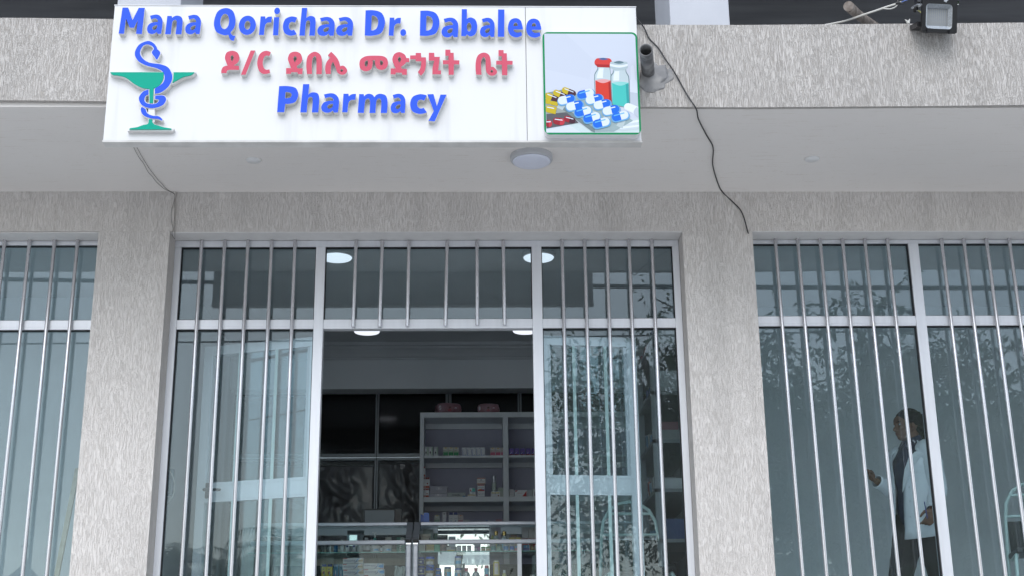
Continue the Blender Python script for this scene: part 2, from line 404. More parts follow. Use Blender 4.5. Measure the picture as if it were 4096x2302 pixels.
# rooms: floor, ceiling, walls
r_ = MB(); r_.box(-9, 9, 8.8, 14, FL-.2, FL, M['floor']); _bp(r_, 'shop_floor')
r_ = MB(); r_.box(-9, 9, 8.785, 14, 4.72, 4.9, M['ceil']); _bp(r_, 'shop_ceiling')
r_ = MB(); r_.box(-2.45, 1.78, 13.2, 13.35, FL, 4.72, M['paint_in']); _bp(r_, 'back_wall')
XL, XR = -2.30, 1.66
r_ = MB(); r_.box(XL-.15, XL, 8.785, 13.2, FL, 4.72, M['paint_in']); r_.box(XL, XL+.16, 8.785, 8.95, FL, 4.72, M['paint_in']); _bp(r_, 'partition_wall')
r_ = MB(); r_.box(XR, XR+.15, 8.785, 13.2, FL, 4.72, M['paint_in']); _bp(r_, 'partition_wall')
YB = at(1700, 1480, 1).y
def z_at(y, Y, x=1700): return at(x, y, Y).z
r_ = MB(); r_.box(XL, XR, 12.2, 12.42, z_at(1552, 12.2), 4.72, M['paint_in']); _bp(r_, 'ceiling_beam')
zc = z_at(1424, 12.2); zc = 4.72
r_ = MB()                                       # plaster cornice, stepped and coved
prof = [(12.2, 4.58), (12.185, 4.58), (12.185, 4.60), (12.17, 4.605), (12.15, 4.63), (12.115, 4.655), (12.085, 4.665), (12.085, 4.685), (12.055, 4.69), (12.055, 4.7195), (12.2, 4.7195)]
r_.rings([[Vector((x, y, z)) for y, z in prof] for x in (XL+.001, XR-.001)], M['ceil'], True, False); _bp(r_, 'cornice')
# left shop and right shop rooms
r_ = MB(); r_.box(-9, XL-.15, 10.6, 10.75, FL, 4.72, M['paint_in']); _bp(r_, 'back_wall')
r_ = MB(); r_.box(XR+.15, 9, 10.95, 11.1, FL, 4.72, M['paint_in']); _bp(r_, 'back_wall')

# ---------------------------------------------------------------- windows
ZB = FL + .03
def sash(name, xs, zt, zm, jl, jr, mull, door=None):
    """aluminium frame: xs = outer left/right, inner mullion centres; returns the frame part"""
    m = MB(); x0, x1 = xs; B = .003
    top = ZL-.008
    m.box(x0, x1, YF, YF+.07, zt, top, M['alu'], B)
    m.box(x0, x0+jl, YF, YF+.07, ZB, zt-.0004, M['alu'], B); m.box(x1-jr, x1, YF, YF+.07, ZB, zt-.0004, M['alu'], B)
    edges = [x0+jl] + [e for c, wd in mull for e in (c-wd/2, c+wd/2)] + [x1-jr]
    for c, wd in mull: m.box(c-wd/2, c+wd/2, YF-.004, YF+.07, ZB, zt-.0004, M['alu'], B)
    bays = [(edges[i], edges[i+1]) for i in range(0, len(edges), 2)]
    for i, (a, b) in enumerate(bays):
        m.box(a+.0004, b-.0004, YF+.003, YF+.067, zm[1], zm[0], M['alu'], B)
        m.box(a+.0004, b-.0004, YF+.001, YF+.004, zm[1]+.018, zm[0]-.018, M['alu'])        # raised rib on the transom
        if i != door: m.box(a+.0004, b-.0004, YF+.003, YF+.067, ZB, ZB+.08, M['alu'], B)
    for i, (a, b) in enumerate(bays):              # black gaskets round the glass
        for z0, z1 in ((zm[0], zt), (ZB+.08, zm[1])):
            if i == door and z1 == zm[1]: continue
            t = .005
            m.box(a+.0005, a+t, YF+.012, YG+.008, z0+.0005, z1-.0005, M['gasket']); m.box(b-t, b-.0005, YF+.012, YG+.008, z0+.0005, z1-.0005, M['gasket'])
            m.box(a+t, b-t, YF+.012, YG+.008, z1-t, z1-.0005, M['gasket']); m.box(a+t, b-t, YF+.012, YG+.008, z0+.0005, z0+t*.6, M['gasket'])
    fr = _bp(m, name)
    for i, (a, b) in enumerate(bays):
        for z0, z1 in ((zm[0], zt), (ZB+.08, zm[1])):
            if i == door and z1 == zm[1]: continue
            q = MB(); q.box(a-.008, b+.008, YG, YG+.006, z0-.008, z1+.008, M['glass']); o = q.build('glass_pane'); o.parent = fr
    return fr
def bar(fr, x, z0, z1, tilt=0.):
    q = MB(); r = .0125; y = YF-.0175
    q.tube([(x+tilt, y, z0), (x+tilt*.5, y, (z0+z1)/2), (x, y, z1-.012), (x, y+.004, z1)], [r, r, r, r*.8], M['steel'], 14)
    o = q.build('security_bar'); o.parent = fr; return o
ZT = 4.468; ZM = (3.955, 3.889)
wl = sash('window', (-5.6, -2.517), ZT+.012, ZM, .046, .03, [(-4.05, .066)])
wc = sash('shopfront_frame', (-2.042, 1.406), ZT-.003, ZM, .045, .046, [(-1.05, .064), (.424, .067)], door=1)
wr = sash('window', (1.887, 4.55), ZT+.014, (3.967, 3.897), .024, .046, [(3.036, .069)])
wl['label'] = 'barred shop window left of the pier'; wr['label'] = 'barred shop window with person behind it'
def xbar(px, py): return at(px, py, YF-.018).x
for px in (11, 74, 137, 195): bar(wl, xbar(px*1.59, 612*1.59), ZB, 4.515, random.uniform(-.005, .003))
for k in range(1, 7): bar(wl, xbar(11*1.59, 612*1.59)-k*.158-(.09 if k > 3 else 0), ZB, 4.515)
for X in (480, 703, 928, 1157, 1383): bar(wc, xbar(600+(X+16)/2.414, 990), ZB, 4.505)
for X in (345, 563, 777, 992, 1212): bar(wc, xbar(2100+(X+14)/2.414, 990), ZB, 4.512)
for X, yb, sh in ((896, 821, .006), (962, 821, .008), (1029, 819, .004), (1125, 818, .010), (1200, 816, 0), (1266, 816, -.004)):
    bar(wc, xbar(X*1.59, 612*1.59), at(X*1.59, yb*1.59, YF-.018).z, 4.50, -sh)
for X in (434, 627, 820, 1013, 1206, 1400, 1866, 2058, 2253, 2450): bar(wr, xbar(2900+X/2.154, 965), ZB, 4.515, .02+random.uniform(-.004, .004))
for k in range(1, 4): bar(wr, xbar(2900+2450/2.154, 965)+k*.152, ZB, 4.515)

# ---------------------------------------------------------------- the two door leaves, folded back into the shop
def door_leaf(hx, hy, fx_, fy_, handle):
    """aluminium leaf from hinge (hx,hy) to free edge (fx_,fy_)"""
    H = Vector((hx, hy, 0)); u = Vector((fx_-hx, fy_-hy, 0)); wd = u.length; u.normalize(); n = Vector((-u.y, u.x, 0))
    if n.y > 0: n = -n
    z0, z1 = FL+.012, 3.86
    def pt(a, z, d): return H + u*a + n*d + Vector((0, 0, z))
    def bx(mb, a0, a1, za, zb, d0, d1, m):
        mb.obox((pt(a0, za, d0)+pt(a1, zb, d1))/2, u*((a1-a0)/2), n*((d1-d0)/2), Vector((0, 0, (zb-za)/2)), m)
    m = MB(); S = .065
    bx(m, 0, S, z0, z1, -.02, .02, M['alu']); bx(m, wd-S, wd, z0, z1, -.02, .02, M['alu'])
    bx(m, S+.0004, wd-S-.0004, z1-S, z1, -.019, .019, M['alu']); bx(m, S+.0004, wd-S-.0004, z0, z0+.12, -.019, .019, M['alu'])
    zm = z_at(1232*1.59, hy+.15, 1020)
    bx(m, S*.55, wd-S*.55, zm-.065, zm+.065, -.021, .021, M['alu']); bx(m, S*.6, wd-S*.6, zm+.045, zm+.05, -.024, .024, M['alu']); bx(m, S*.6, wd-S*.6, zm-.05, zm-.045, -.024, .024, M['alu'])
    bx(m, S, S+.022, zm+.066, z1-S-.001, -.012, .012, M['alu_pale']); bx(m, wd-S-.022, wd-S, zm+.066, z1-S-.001, -.012, .012, M['alu_pale'])
    d = _bp(m, 'door')
    for za, zb in ((z0+.115, zm-.06), (zm+.06, z1-S+.005)):
        q = MB(); bx(q, S-.006, wd-S+.006, za, zb, -.003, .003, M['glass_door']); o = q.build('glass_pane'); o.parent = d
    for t in (.36, .68):
        for za, zb in ((z0+.121, zm-.0655), (zm+.0655, z1-S-.0005)):
            q = MB(); bx(q, wd*t-.011, wd*t+.011, za, zb, .014, .02, M['tube_white']); o = q.build('door_bar'); o.parent = d
    if handle:
        q = MB(); c = pt(wd-.09, zm+.012, .03)
        q.obox(c, u*.014, n*.007, Vector((0, 0, .05)), M['gasket'])
        q.tube([c+n*.005, c+n*.045, c+n*.05-u*.02+Vector((0, 0, -.002)), c+n*.05-u*.125+Vector((0, 0, -.008))], [.011, .011, .011, .009], M['gasket'], 10)
        o = q.build('door_handle'); o.parent = d
    return d
a = at(838, 1380, 8.97); door_leaf(-1.045, 8.70, at(826, 1382, 8.98).x, 8.98, True)
door_leaf(.425, 8.70, at(2538, 1328, 8.78).x, 8.78, False)
# ================================================================ THE SIGN
YS = 6.98                                           # face of the sign box
M['sign'] = noise_mat('white_sign_sheet', (.67, .675, .68), (.745, .75, .757), (9, 9, .7), 5, .4, spec=.3, lo=.30, hi=.46)
M['sign_edge'] = noise_mat('sign_return_dusty', (.56, .55, .53), (.68, .67, .65), (9, 9, 9), 5, .6)
M['acr_blue'] = mat('blue_acrylic', (.030, .105, .80), .4, 0, .12)
M['acr_red'] = mat('red_acrylic', (.60, .095, .15), .4, 0, .12)
M['acr_green'] = mat('green_acrylic', (.0, .36, .25), .4, 0, .12)
M['return_'] = noise_mat('letter_return', (.60, .59, .57), (.70, .69, .67), (20, 20, 20), 4, .6)
sx0, sx1, sz0, sz1 = -2.103, .958, 4.545, 5.400
sign = thing('shop_sign', 'long white pharmacy sign box with raised blue and red letters over the doorway', 'sign', (-.57, 7.0, sz0))
def on(o, root): o.parent = root; o.matrix_parent_inverse = Matrix.Translation(-Vector(root.location)); return o
m = MB()
seam = .303
m.box(sx0, seam-.0012, YS, 7.05, sz0, sz1, M['sign'], .003); m.box(seam+.0012, sx1, YS, 7.05, sz0, sz1, M['sign'], .003)
m.box(sx0-.003, sx1+.004, YS-.004, 7.052, sz0-.012, sz0-.001, M['sign_edge'], .001)       # bottom flashing
m.box(sx0-.003, sx1+.003, YS-.003, 7.052, sz1+.001, sz1+.006, M['sign'], .001)
m.box(seam-.001, seam+.001, YS+.001, YS+.02, sz0, sz1, M['cable_old'])
on(m.build('panel'), sign)
DEP = .038; YL = YS-DEP
def pl3(x, y, d): return Vector((x, YL+d, y))
# --- Latin glyph outlines (y down, any unit), first loop outer, then holes
S_ = 's'
def ellipse(cx, cy, rx, ry, n=28): return [(cx+rx*math.cos(2*math.pi*k/n), cy+ry*math.sin(2*math.pi*k/n)) for k in range(n)]
GL = {
 'M': [[(16, 0), (69, 0), (119, 118), (168, 2), (224, 2), (217, 247), (163, 245), (170, 115), (138, 189), (99, 187), (56, 100), (50, 245), (0, 243)]],
 'a': [[(137, 182), (142, 62, S_), (118, 16, S_), (78, 0, S_), (18, 12), (31, 47), (70, 36, S_), (94, 52, S_), (96, 72), (60, 74, S_), (18, 90, S_), (0, 130, S_), (12, 170, S_), (45, 184, S_), (76, 178, S_), (94, 162), (104, 182)],
       [(96, 100), (68, 104, S_), (48, 126, S_), (62, 147, S_), (86, 138, S_), (95, 118, S_)]],
 'n': [[(8, 4), (48, 4), (54, 22), (74, 6, S_), (104, 0, S_), (140, 16, S_), (153, 58, S_), (149, 175), (96, 175), (101, 75, S_), (96, 48, S_), (80, 41, S_), (62, 52, S_), (56, 82, S_), (52, 175), (0, 175)]],
 'h': [[(14, 0), (64, 0), (60, 95), (78, 80, S_), (106, 74, S_), (138, 88, S_), (149, 130, S_), (145, 255), (94, 255), (98, 148, S_), (93, 122, S_), (78, 115, S_), (62, 124, S_), (56, 152, S_), (52, 255), (0, 255)]],
 'o': [ellipse(78, 90, 79, 90), ellipse(79, 90, 28, 42)],
 'Q': [[(140, 250), (118, 254, S_), (96, 253, S_), (28, 222, S_), (0, 140, S_), (28, 34, S_), (104, 0, S_), (172, 32, S_), (198, 122, S_), (188, 186, S_), (160, 228, S_), (178, 256, S_), (206, 260), (192, 306), (162, 296, S_)], ellipse(99, 126, 41, 72)],
 'r': [[(6, 0), (48, 0), (52, 26), (72, 6, S_), (110, 1), (106, 57), (74, 58, S_), (54, 76, S_), (48, 104, S_), (44, 175), (0, 173)]],
 'i': [[(2, 90), (50, 90), (48, 258), (0, 258)], ellipse(28, 31, 27, 31)],
 'c': [[(128, 10), (98, 1, S_), (68, 0, S_), (18, 26, S_), (0, 92, S_), (18, 156, S_), (66, 180, S_), (102, 178, S_), (130, 167), (104, 125), (82, 132, S_), (60, 118, S_), (54, 90, S_), (62, 60, S_), (82, 50, S_), (110, 58)]],
 'D': [[(2, 0), (80, 0, S_), (140, 26, S_), (166, 100, S_), (140, 186, S_), (74, 213, S_), (0, 213)], [(54, 44), (76, 46, S_), (100, 62, S_), (110, 102, S_), (98, 150, S_), (74, 168, S_), (52, 169)]],
 '.': [ellipse(25, 29, 25, 29)],
 'b': [[(4, 0), (48, 0), (47, 84), (64, 74, S_), (88, 72, S_), (122, 94, S_), (136, 150, S_), (120, 210, S_), (84, 232, S_), (64, 228, S_), (48, 215), (38, 230), (0, 230)], ellipse(66, 153, 20, 38)],
 'l': [[(4, 0), (52, 0), (48, 232), (0, 232)]],
 'e': [[(126, 96), (126, 78, S_), (108, 20, S_), (64, 0, S_), (18, 22, S_), (0, 84, S_), (18, 142, S_), (68, 163, S_), (120, 147), (112, 118), (76, 124, S_), (54, 114, S_), (46, 97)], [(46, 68), (52, 46, S_), (66, 38, S_), (80, 46, S_), (84, 67)]],
 'P': [[(8, 0), (98, 0, S_), (166, 20, S_), (190, 82, S_), (166, 146, S_), (110, 166, S_), (72, 166), (66, 245), (0, 245)], [(70, 56), (96, 57, S_), (122, 66, S_), (130, 86, S_), (118, 106, S_), (94, 114, S_), (68, 114)]],
 'm': [[(8, 3), (46, 3), (52, 22), (68, 6, S_), (94, 0, S_), (124, 10, S_), (138, 30), (158, 8, S_), (192, 0, S_), (236, 16, S_), (252, 66, S_), (248, 162), (196, 162), (200, 76, S_), (194, 48, S_), (178, 40, S_), (160, 50, S_), (154, 82, S_), (150, 162), (100, 162), (104, 76, S_), (98, 48, S_), (84, 40, S_), (64, 52, S_), (58, 82, S_), (52, 162), (0, 160)]],
 'y': [[(0, 2), (52, 0), (82, 104), (112, 4), (164, 5), (76, 205), (64, 232), (10, 228), (56, 146)]],
}
Z1 = lambda x, y: (400+x/2.3354, y/2.3354)
Z2 = lambda x, y: (1400+x/2.129, y/2.129)
ROWS = [('M', Z1, 184, 408, 73, 320), ('a', Z1, 443, 583, 138, 320), ('n', Z1, 615, 770, 147, 322), ('a', Z1, 799, 942, 140, 322), ('Q', Z1, 1063, 1272, 77, 383),
 ('o', Z1, 1297, 1456, 148, 328), ('r', Z1, 1490, 1602, 155, 330), ('i', Z1, 1622, 1677, 73, 332), ('c', Z1, 1709, 1840, 155, 335), ('h', Z1, 1867, 2015, 76, 335),
 ('a', Z1, 2032, 2192, 160, 338), ('a', Z1, 2207, 2364, 160, 337), ('D', Z2, 128, 298, 88, 307), ('r', Z2, 331, 432, 152, 307), ('.', Z2, 428, 478, 250, 308),
 ('D', Z2, 596, 762, 92, 308), ('a', Z2, 780, 922, 152, 320), ('b', Z2, 948, 1084, 80, 312), ('a', Z2, 1107, 1232, 153, 318), ('l', Z2, 1258, 1316, 83, 315),
 ('e', Z2, 1345, 1472, 156, 320), ('e', Z2, 1500, 1629, 160, 322),
 ('P', Z1, 1660, 1850, 805, 1050), ('h', Z1, 1876, 2048, 788, 1052), ('a', Z1, 2068, 2232, 873, 1055), ('r', Z1, 2265, 2388, 878, 1052),
 ('m', Z2, 68, 320, 800, 964), ('a', Z2, 347, 472, 800, 966), ('c', Z2, 512, 655, 803, 972), ('y', Z2, 658, 822, 803, 1035)]
def letter(loops_world, face, name='letter'):
    mb = MB(); slab(mb, loops_world, pl3, 0, DEP+.001, face, M['return_'])
    return on(mb.build(name), sign)
for ch, Z, x0, x1, y0, y1 in ROWS:
    lp = [smooth_outline(q, 6) for q in GL[ch]]
    ax = [p[0] for q in lp for p in q]; ay = [p[1] for q in lp for p in q]
    u0, u1, v0, v1 = min(ax), max(ax), min(ay), max(ay)
    a = at(*Z(x0, (y0+y1)/2), YL).x; b = at(*Z(x1, (y0+y1)/2), YL).x
    t = at(*Z((x0+x1)/2, y0), YL).z; bt = at(*Z((x0+x1)/2, y1), YL).z
    letter([[(a+(p[0]-u0)/(u1-u0)*(b-a), t+(p[1]-v0)/(v1-v0)*(bt-t)) for p in q] for q in lp], M['acr_blue'])
# --- the red line in Ethiopic letters
E2 = lambda x, y: (860+x/4.2933, 180+y/4.2933)
E3 = lambda x, y: (1400+x/3.68, 180+y/3.68)
ETH = [
 (E2, [[(107, 487), (112, 430, S_), (145, 378, S_), (215, 358), (192, 300, S_), (170, 222, S_), (200, 135, S_), (290, 103, S_), (385, 135, S_), (420, 222, S_), (395, 300, S_), (318, 356), (413, 365), (413, 432), (245, 432, S_), (208, 448, S_), (200, 487)], [(294, 180, S_), (322, 218, S_), (292, 290), (267, 218, S_)]]),
 (E2, [[(612, 98), (692, 98), (525, 515), (445, 515)]]),
 (E2, [[(958, 125), (860, 105, S_), (765, 165, S_), (725, 300, S_), (745, 420, S_), (800, 490, S_), (865, 502, S_), (945, 485), (935, 422), (880, 428, S_), (840, 400, S_), (820, 315, S_), (840, 220, S_), (880, 187, S_), (935, 195)]]),
 (E2, [[(1220, 500), (1222, 400), (1308, 400), (1275, 320, S_), (1252, 240, S_), (1285, 150, S_), (1375, 117, S_), (1465, 150, S_), (1498, 240, S_), (1475, 310, S_), (1402, 366), (1415, 405), (1505, 405), (1500, 505), (1425, 502), (1415, 472), (1310, 472), (1302, 500)], [(1376, 195, S_), (1405, 232, S_), (1370, 302), (1345, 232, S_)]]),
 (E2, [[(1580, 502), (1568, 320, S_), (1600, 185, S_), (1710, 120, S_), (1805, 168, S_), (1836, 270, S_), (1833, 505), (1740, 505), (1742, 250, S_), (1732, 208, S_), (1708, 195, S_), (1675, 240, S_), (1664, 340, S_), (1668, 502)]]),
 (E2, [[(1938, 178), (1995, 120), (2105, 240, S_), (2150, 368), (2215, 364, S_), (2270, 435, S_), (2240, 498, S_), (2175, 515, S_), (2105, 480, S_), (2075, 400, S_), (2028, 290), (1996, 350, S_), (1990, 502), (1905, 502), (1892, 400, S_), (1915, 300, S_), (1980, 225)], ellipse(2176, 440, 23, 24, 14)]),
 (E3, [[(138, 285, S_), (160, 210, S_), (250, 165, S_), (460, 163, S_), (535, 195, S_), (560, 270, S_), (530, 345, S_), (460, 370, S_), (395, 345, S_), (370, 280, S_), (370, 228), (330, 228), (333, 280, S_), (310, 360, S_), (235, 390, S_), (160, 360, S_)], [(262, 230), (262, 285, S_), (240, 325, S_), (216, 285, S_), (228, 240, S_)], [(443, 228), (478, 240, S_), (486, 270, S_), (464, 303, S_), (443, 280, S_)]]),
 (E3, [[(598, 435), (600, 348), (672, 348), (645, 290, S_), (623, 215, S_), (655, 135, S_), (728, 108, S_), (800, 140, S_), (830, 195), (872, 198), (872, 257), (826, 257), (800, 290, S_), (750, 325), (765, 355), (838, 355), (836, 443), (766, 441), (766, 412), (672, 410), (672, 436)], [(729, 175, S_), (752, 210, S_), (728, 265), (704, 210, S_)]]),
 (E3, [[(885, 157), (967, 155), (967, 120), (1045, 120), (1048, 185), (1117, 185), (1117, 300, S_), (1098, 390, S_), (1042, 457), (998, 400), (1032, 350, S_), (1046, 290, S_), (1048, 243), (967, 243), (967, 213), (885, 213)]]),
 (E3, [[(1160, 118), (1240, 118), (1243, 178), (1322, 178), (1298, 378), (1340, 378), (1338, 435), (1212, 435), (1215, 340), (1240, 235), (1160, 233)]]),
 (E3, [[(1403, 72), (1478, 72), (1480, 118), (1526, 118), (1528, 228), (1610, 230), (1608, 290), (1530, 288), (1527, 442), (1452, 442), (1450, 287), (1368, 287), (1367, 228), (1450, 228), (1450, 163), (1403, 163)]]),
 (E3, [[(1858, 440), (1848, 290, S_), (1880, 160, S_), (1975, 115, S_), (2055, 165, S_), (2075, 328), (2115, 330, S_), (2165, 390, S_), (2140, 440, S_), (2080, 455, S_), (2018, 420, S_), (1998, 340, S_), (1995, 215, S_), (1968, 180, S_), (1938, 215, S_), (1928, 300, S_), (1937, 442)], ellipse(2087, 390, 19, 20, 14)]),
 (E3, [[(2185, 78), (2260, 78), (2262, 125), (2308, 125), (2310, 235), (2395, 237), (2393, 293), (2315, 293), (2315, 448), (2238, 448), (2235, 293), (2152, 292), (2152, 235), (2235, 235), (2235, 168), (2187, 168)]]),
]
def wl_(Z, loop, Y=None, seg=6):
    out = []
    for p in smooth_outline(loop, seg):
        q = at(*Z(p[0], p[1]), Y or YL); out.append((q.x, q.z))
    return out
for Z, loops in ETH: letter([wl_(Z, l) for l in loops], M['acr_red'])
# --- snake and cup emblem
G1 = lambda x, y: (400+x/3.29, 120+y/3.29)
SN = [[(745, 388, S_), (775, 345, S_), (790, 295, S_), (752, 255), (738, 215, S_), (690, 165, S_), (620, 148, S_), (510, 200, S_), (458, 310, S_), (500, 405, S_), (610, 467, S_), (740, 502, S_), (820, 545, S_), (850, 620, S_), (825, 700, S_), (722, 775), (722, 838), (810, 815, S_), (905, 735, S_), (950, 620, S_), (905, 505, S_), (800, 455, S_), (650, 432, S_), (565, 380, S_), (525, 300, S_), (560, 215, S_), (620, 190, S_), (685, 212, S_), (710, 255), (682, 300, S_), (715, 350, S_)],
      [(637, 787), (560, 820, S_), (511, 905, S_), (560, 995, S_), (690, 1028, S_), (825, 985, S_), (868, 910, S_), (830, 865, S_), (726, 868), (724, 907), (760, 912, S_), (775, 932, S_), (740, 970, S_), (670, 978, S_), (605, 960, S_), (582, 915, S_), (600, 865, S_), (636, 850)],
      [(548, 1013), (537, 1060, S_), (570, 1120, S_), (660, 1160, S_), (760, 1170, S_), (812, 1190, S_), (815, 1172, S_), (770, 1138, S_), (690, 1130, S_), (625, 1100, S_), (597, 1040)]]
CU = [[(133, 558), (838, 558), (838, 600, S_), (825, 665, S_), (770, 740, S_), (705, 770), (697, 963), (650, 963), (650, 775), (560, 765, S_), (450, 710, S_), (340, 630, S_), (240, 602, S_), (165, 592, S_)],
      [(968, 558), (1242, 558), (1200, 595, S_), (1100, 620, S_), (1020, 660, S_), (950, 700), (966, 640, S_)],
      [(640, 1175), (688, 1178), (690, 1215, S_), (720, 1245, S_), (800, 1270, S_), (850, 1285, S_), (938, 1300, S_), (930, 1312), (385, 1312), (395, 1296, S_), (490, 1280, S_), (560, 1255, S_), (625, 1240, S_), (638, 1215, S_)]]
def grow(loop, d):
    n = len(loop); out = []
    ar = sum(loop[i][0]*loop[(i+1) % n][1]-loop[(i+1) % n][0]*loop[i][1] for i in range(n)); sg = 1 if ar > 0 else -1
    for i in range(n):
        a, b, c = Vector(loop[i-1]), Vector(loop[i]), Vector(loop[(i+1) % n])
        e1 = (b-a); e2 = (c-b)
        if e1.length < 1e-9 or e2.length < 1e-9: continue
        n1 = Vector((e1.y, -e1.x)).normalized(); n2 = Vector((e2.y, -e2.x)).normalized(); k = n1+n2
        if k.length < .3: k = n1
        k.normalize(); k = k/max(.5, k.dot(n1)); q = b+k*d*sg; out.append((q.x, q.y))
    return out
back = MB(); i = 0
for lp in SN + CU + [[(640, 1010), (705, 1010), (705, 1200), (640, 1200)], [(372, 1318), (940, 1318), (955, 1300), (900, 1290), (400, 1290)]]:
    wpts = grow(wl_(G1, lp, seg=5), .0042)
    slab(back, [wpts], lambda x, y, d: Vector((x, YL+d, y)), .003+i*.0007, DEP+.001, M['sign_edge'] if False else M['sign'], M['return_']); i += 1
emb = on(back.build('emblem', fix=False), sign)
for nm, loops, mm in (('snake', SN, 'acr_blue'), ('cup', CU, 'acr_green')):
    mb = MB()
    for lp in loops: slab(mb, [wl_(G1, lp, seg=7)], pl3, 0, .004, M[mm], M[mm])
    o = mb.build(nm); o.parent = emb
# --- the picture lightbox
G3 = lambda x, y: (2100+x/2.497, y/2.497)
YB_ = YS-.062
def pw(x, y): q = at(*G3(x, y), YB_); return (q.x, q.z)
bx0 = (pw(182, 800)[0]); bx1 = pw(1139, 800)[0]; bz1 = pw(650, 323)[1]; bz0 = pw(650, 1346)[1]
def rrect(x0, x1, z0, z1, r, n=8):
    o = []
    for cx, cz, a0 in ((x1-r, z1-r, 0), (x0+r, z1-r, 90), (x0+r, z0+r, 180), (x1-r, z0+r, 270)):
        for k in range(n+1):
            a = R(a0+90*k/n); o.append((cx+r*math.cos(a), cz+r*math.sin(a)))
    return o
M['pic_green'] = mat('picture_border_green', (.005, .24, .09), .4, 0, .12)
lb = MB(); slab(lb, [rrect(bx0, bx1, bz0, bz1, .034)], lambda x, y, d: Vector((x, YB_+d, y)), 0, .063, M['pic_green'], M['sign'])
box_ = on(lb.build('picture_box'), sign)
PX0, PX1, PZ0, PZ1 = bx0+.0105, bx1-.0105, bz0+.0105, bz1-.0105
PC = {}
def pc(name, c, rough=.4):
    if name not in PC: PC[name] = mat('print_'+name, c, rough, 0, .15)
    return PC[name]
pic = MB(); lay = [0]
def pz(x, y):                                        # picture space: zoom pixels of the printed area -> sheet
    return (PX0+(x-200)/(1140-200)*(PX1-PX0), PZ1+(y-338)/(1332-338)*(PZ0-PZ1))
def clipr(pts):
    def cl(ps, f, inter):
        out = []
        for i in range(len(ps)):
            a, b = ps[i-1], ps[i]
            if f(b):
                if not f(a): out.append(inter(a, b))
                out.append(b)
            elif f(a): out.append(inter(a, b))
        return out
    e = .0008
    for ax, lim, sgn in ((0, PX0+e, 1), (0, PX1-e, -1), (1, PZ0+e, 1), (1, PZ1-e, -1)):
        f = lambda p: sgn*(p[ax]-lim) >= 0
        def inter(a, b):
            t = (lim-a[ax])/(b[ax]-a[ax]); return (a[0]+t*(b[0]-a[0]), a[1]+t*(b[1]-a[1]))
        pts = cl(pts, f, inter)
        if len(pts) < 3: return []
    return pts
def shp(pts, m, world=False):
    w = pts if world else [pz(p[0], p[1]) for p in smooth_outline(pts, 5)]
    w = clipr(w)
    if len(w) < 3: return
    lay[0] += 1; v, f = filled([w]); y = YB_-.0008-lay[0]*.00005
    pic.add([(x, y, z) for x, z in v], f, m)
shp(rrect(PX0, PX1, PZ0, PZ1, .028), pc('sky', (.57, .615, .71)), True)
shp([(200, 338), (420, 338), (700, 600), (650, 800), (205, 700)], pc('sky2', (.55, .595, .69)))
shp([(200, 1190), (520, 1235), (700, 1335), (200, 1335)], pc('table', (.55, .66, .68)))
shp([(200, 1285), (420, 1250), (560, 1335), (205, 1335)], pc('table2', (.62, .68, .78)))
shp([(700, 1340), (1140, 1200), (1140, 1340)], pc('table', (.55, .66, .68)))
c = pc('glassy', (.50, .60, .64)); cd = pc('glassdark', (.14, .22, .25)); ch_ = pc('glasslight', (.72, .78, .86))
# red vial
shp([(735, 670), (868, 670), (870, 720, S_), (880, 800), (880, 1060), (705, 1000), (703, 760, S_), (735, 700, S_)], cd)
shp([(742, 676), (860, 676), (866, 725, S_), (872, 790), (872, 1050), (712, 996), (710, 765, S_), (742, 705, S_)], c)
shp([(760, 690), (800, 690), (790, 790), (725, 790), (740, 735, S_)], ch_)
shp([(712, 812), (790, 802, S_), (872, 812), (874, 1045), (712, 990)], pc('red', (.62, .045, .03)))
shp([(712, 812), (790, 800, S_), (872, 812), (790, 840, S_)], pc('pinkish', (.72, .35, .36)))
shp([(845, 830), (873, 830), (874, 1045), (848, 1030)], pc('reddark', (.36, .02, .02)))
shp([(712, 618, S_), (740, 590, S_), (860, 590, S_), (886, 615, S_), (884, 655, S_), (860, 668), (858, 684), (740, 680), (738, 664), (712, 650, S_)], pc('capred', (.62, .05, .045)))
shp([(712, 650), (884, 655), (858, 684), (740, 680)], pc('capreddark', (.38, .02, .025)))
shp([(752, 596, S_), (800, 585, S_), (850, 598, S_), (800, 608, S_)], pc('capblue', (.05, .12, .28)))
# teal vial
shp([(895, 700), (1030, 700), (1034, 730, S_), (1058, 780, S_), (1058, 1095), (872, 1060), (868, 770, S_), (892, 735, S_)], cd)
shp([(902, 706), (1024, 706), (1027, 735, S_), (1050, 785, S_), (1050, 1088), (880, 1052), (877, 775, S_), (900, 740, S_)], c)
shp([(915, 720), (960, 718), (955, 815), (895, 815), (900, 765, S_)], ch_)
shp([(880, 838), (965, 848, S_), (1050, 836), (1050, 1086), (880, 1052)], pc('teal', (.06, .50, .46)))
shp([(880, 838), (965, 826, S_), (1050, 836), (965, 866, S_)], pc('teal2', (.25, .62, .60)))
shp([(1020, 850), (1050, 850), (1050, 1086), (1026, 1078)], pc('teal3', (.03, .33, .33)))
shp([(866, 650, S_), (880, 625, S_), (1036, 625, S_), (1050, 645, S_), (1048, 685, S_), (1026, 696), (1026, 712), (894, 712), (894, 696), (868, 685, S_)], pc('cap', (.42, .52, .56)))
shp([(866, 645), (960, 660, S_), (1050, 645), (1048, 668), (960, 684, S_), (868, 668)], ch_)
shp([(908, 632, S_), (960, 616, S_), (1010, 632, S_), (960, 646, S_)], pc('capdark', (.12, .2, .24)))
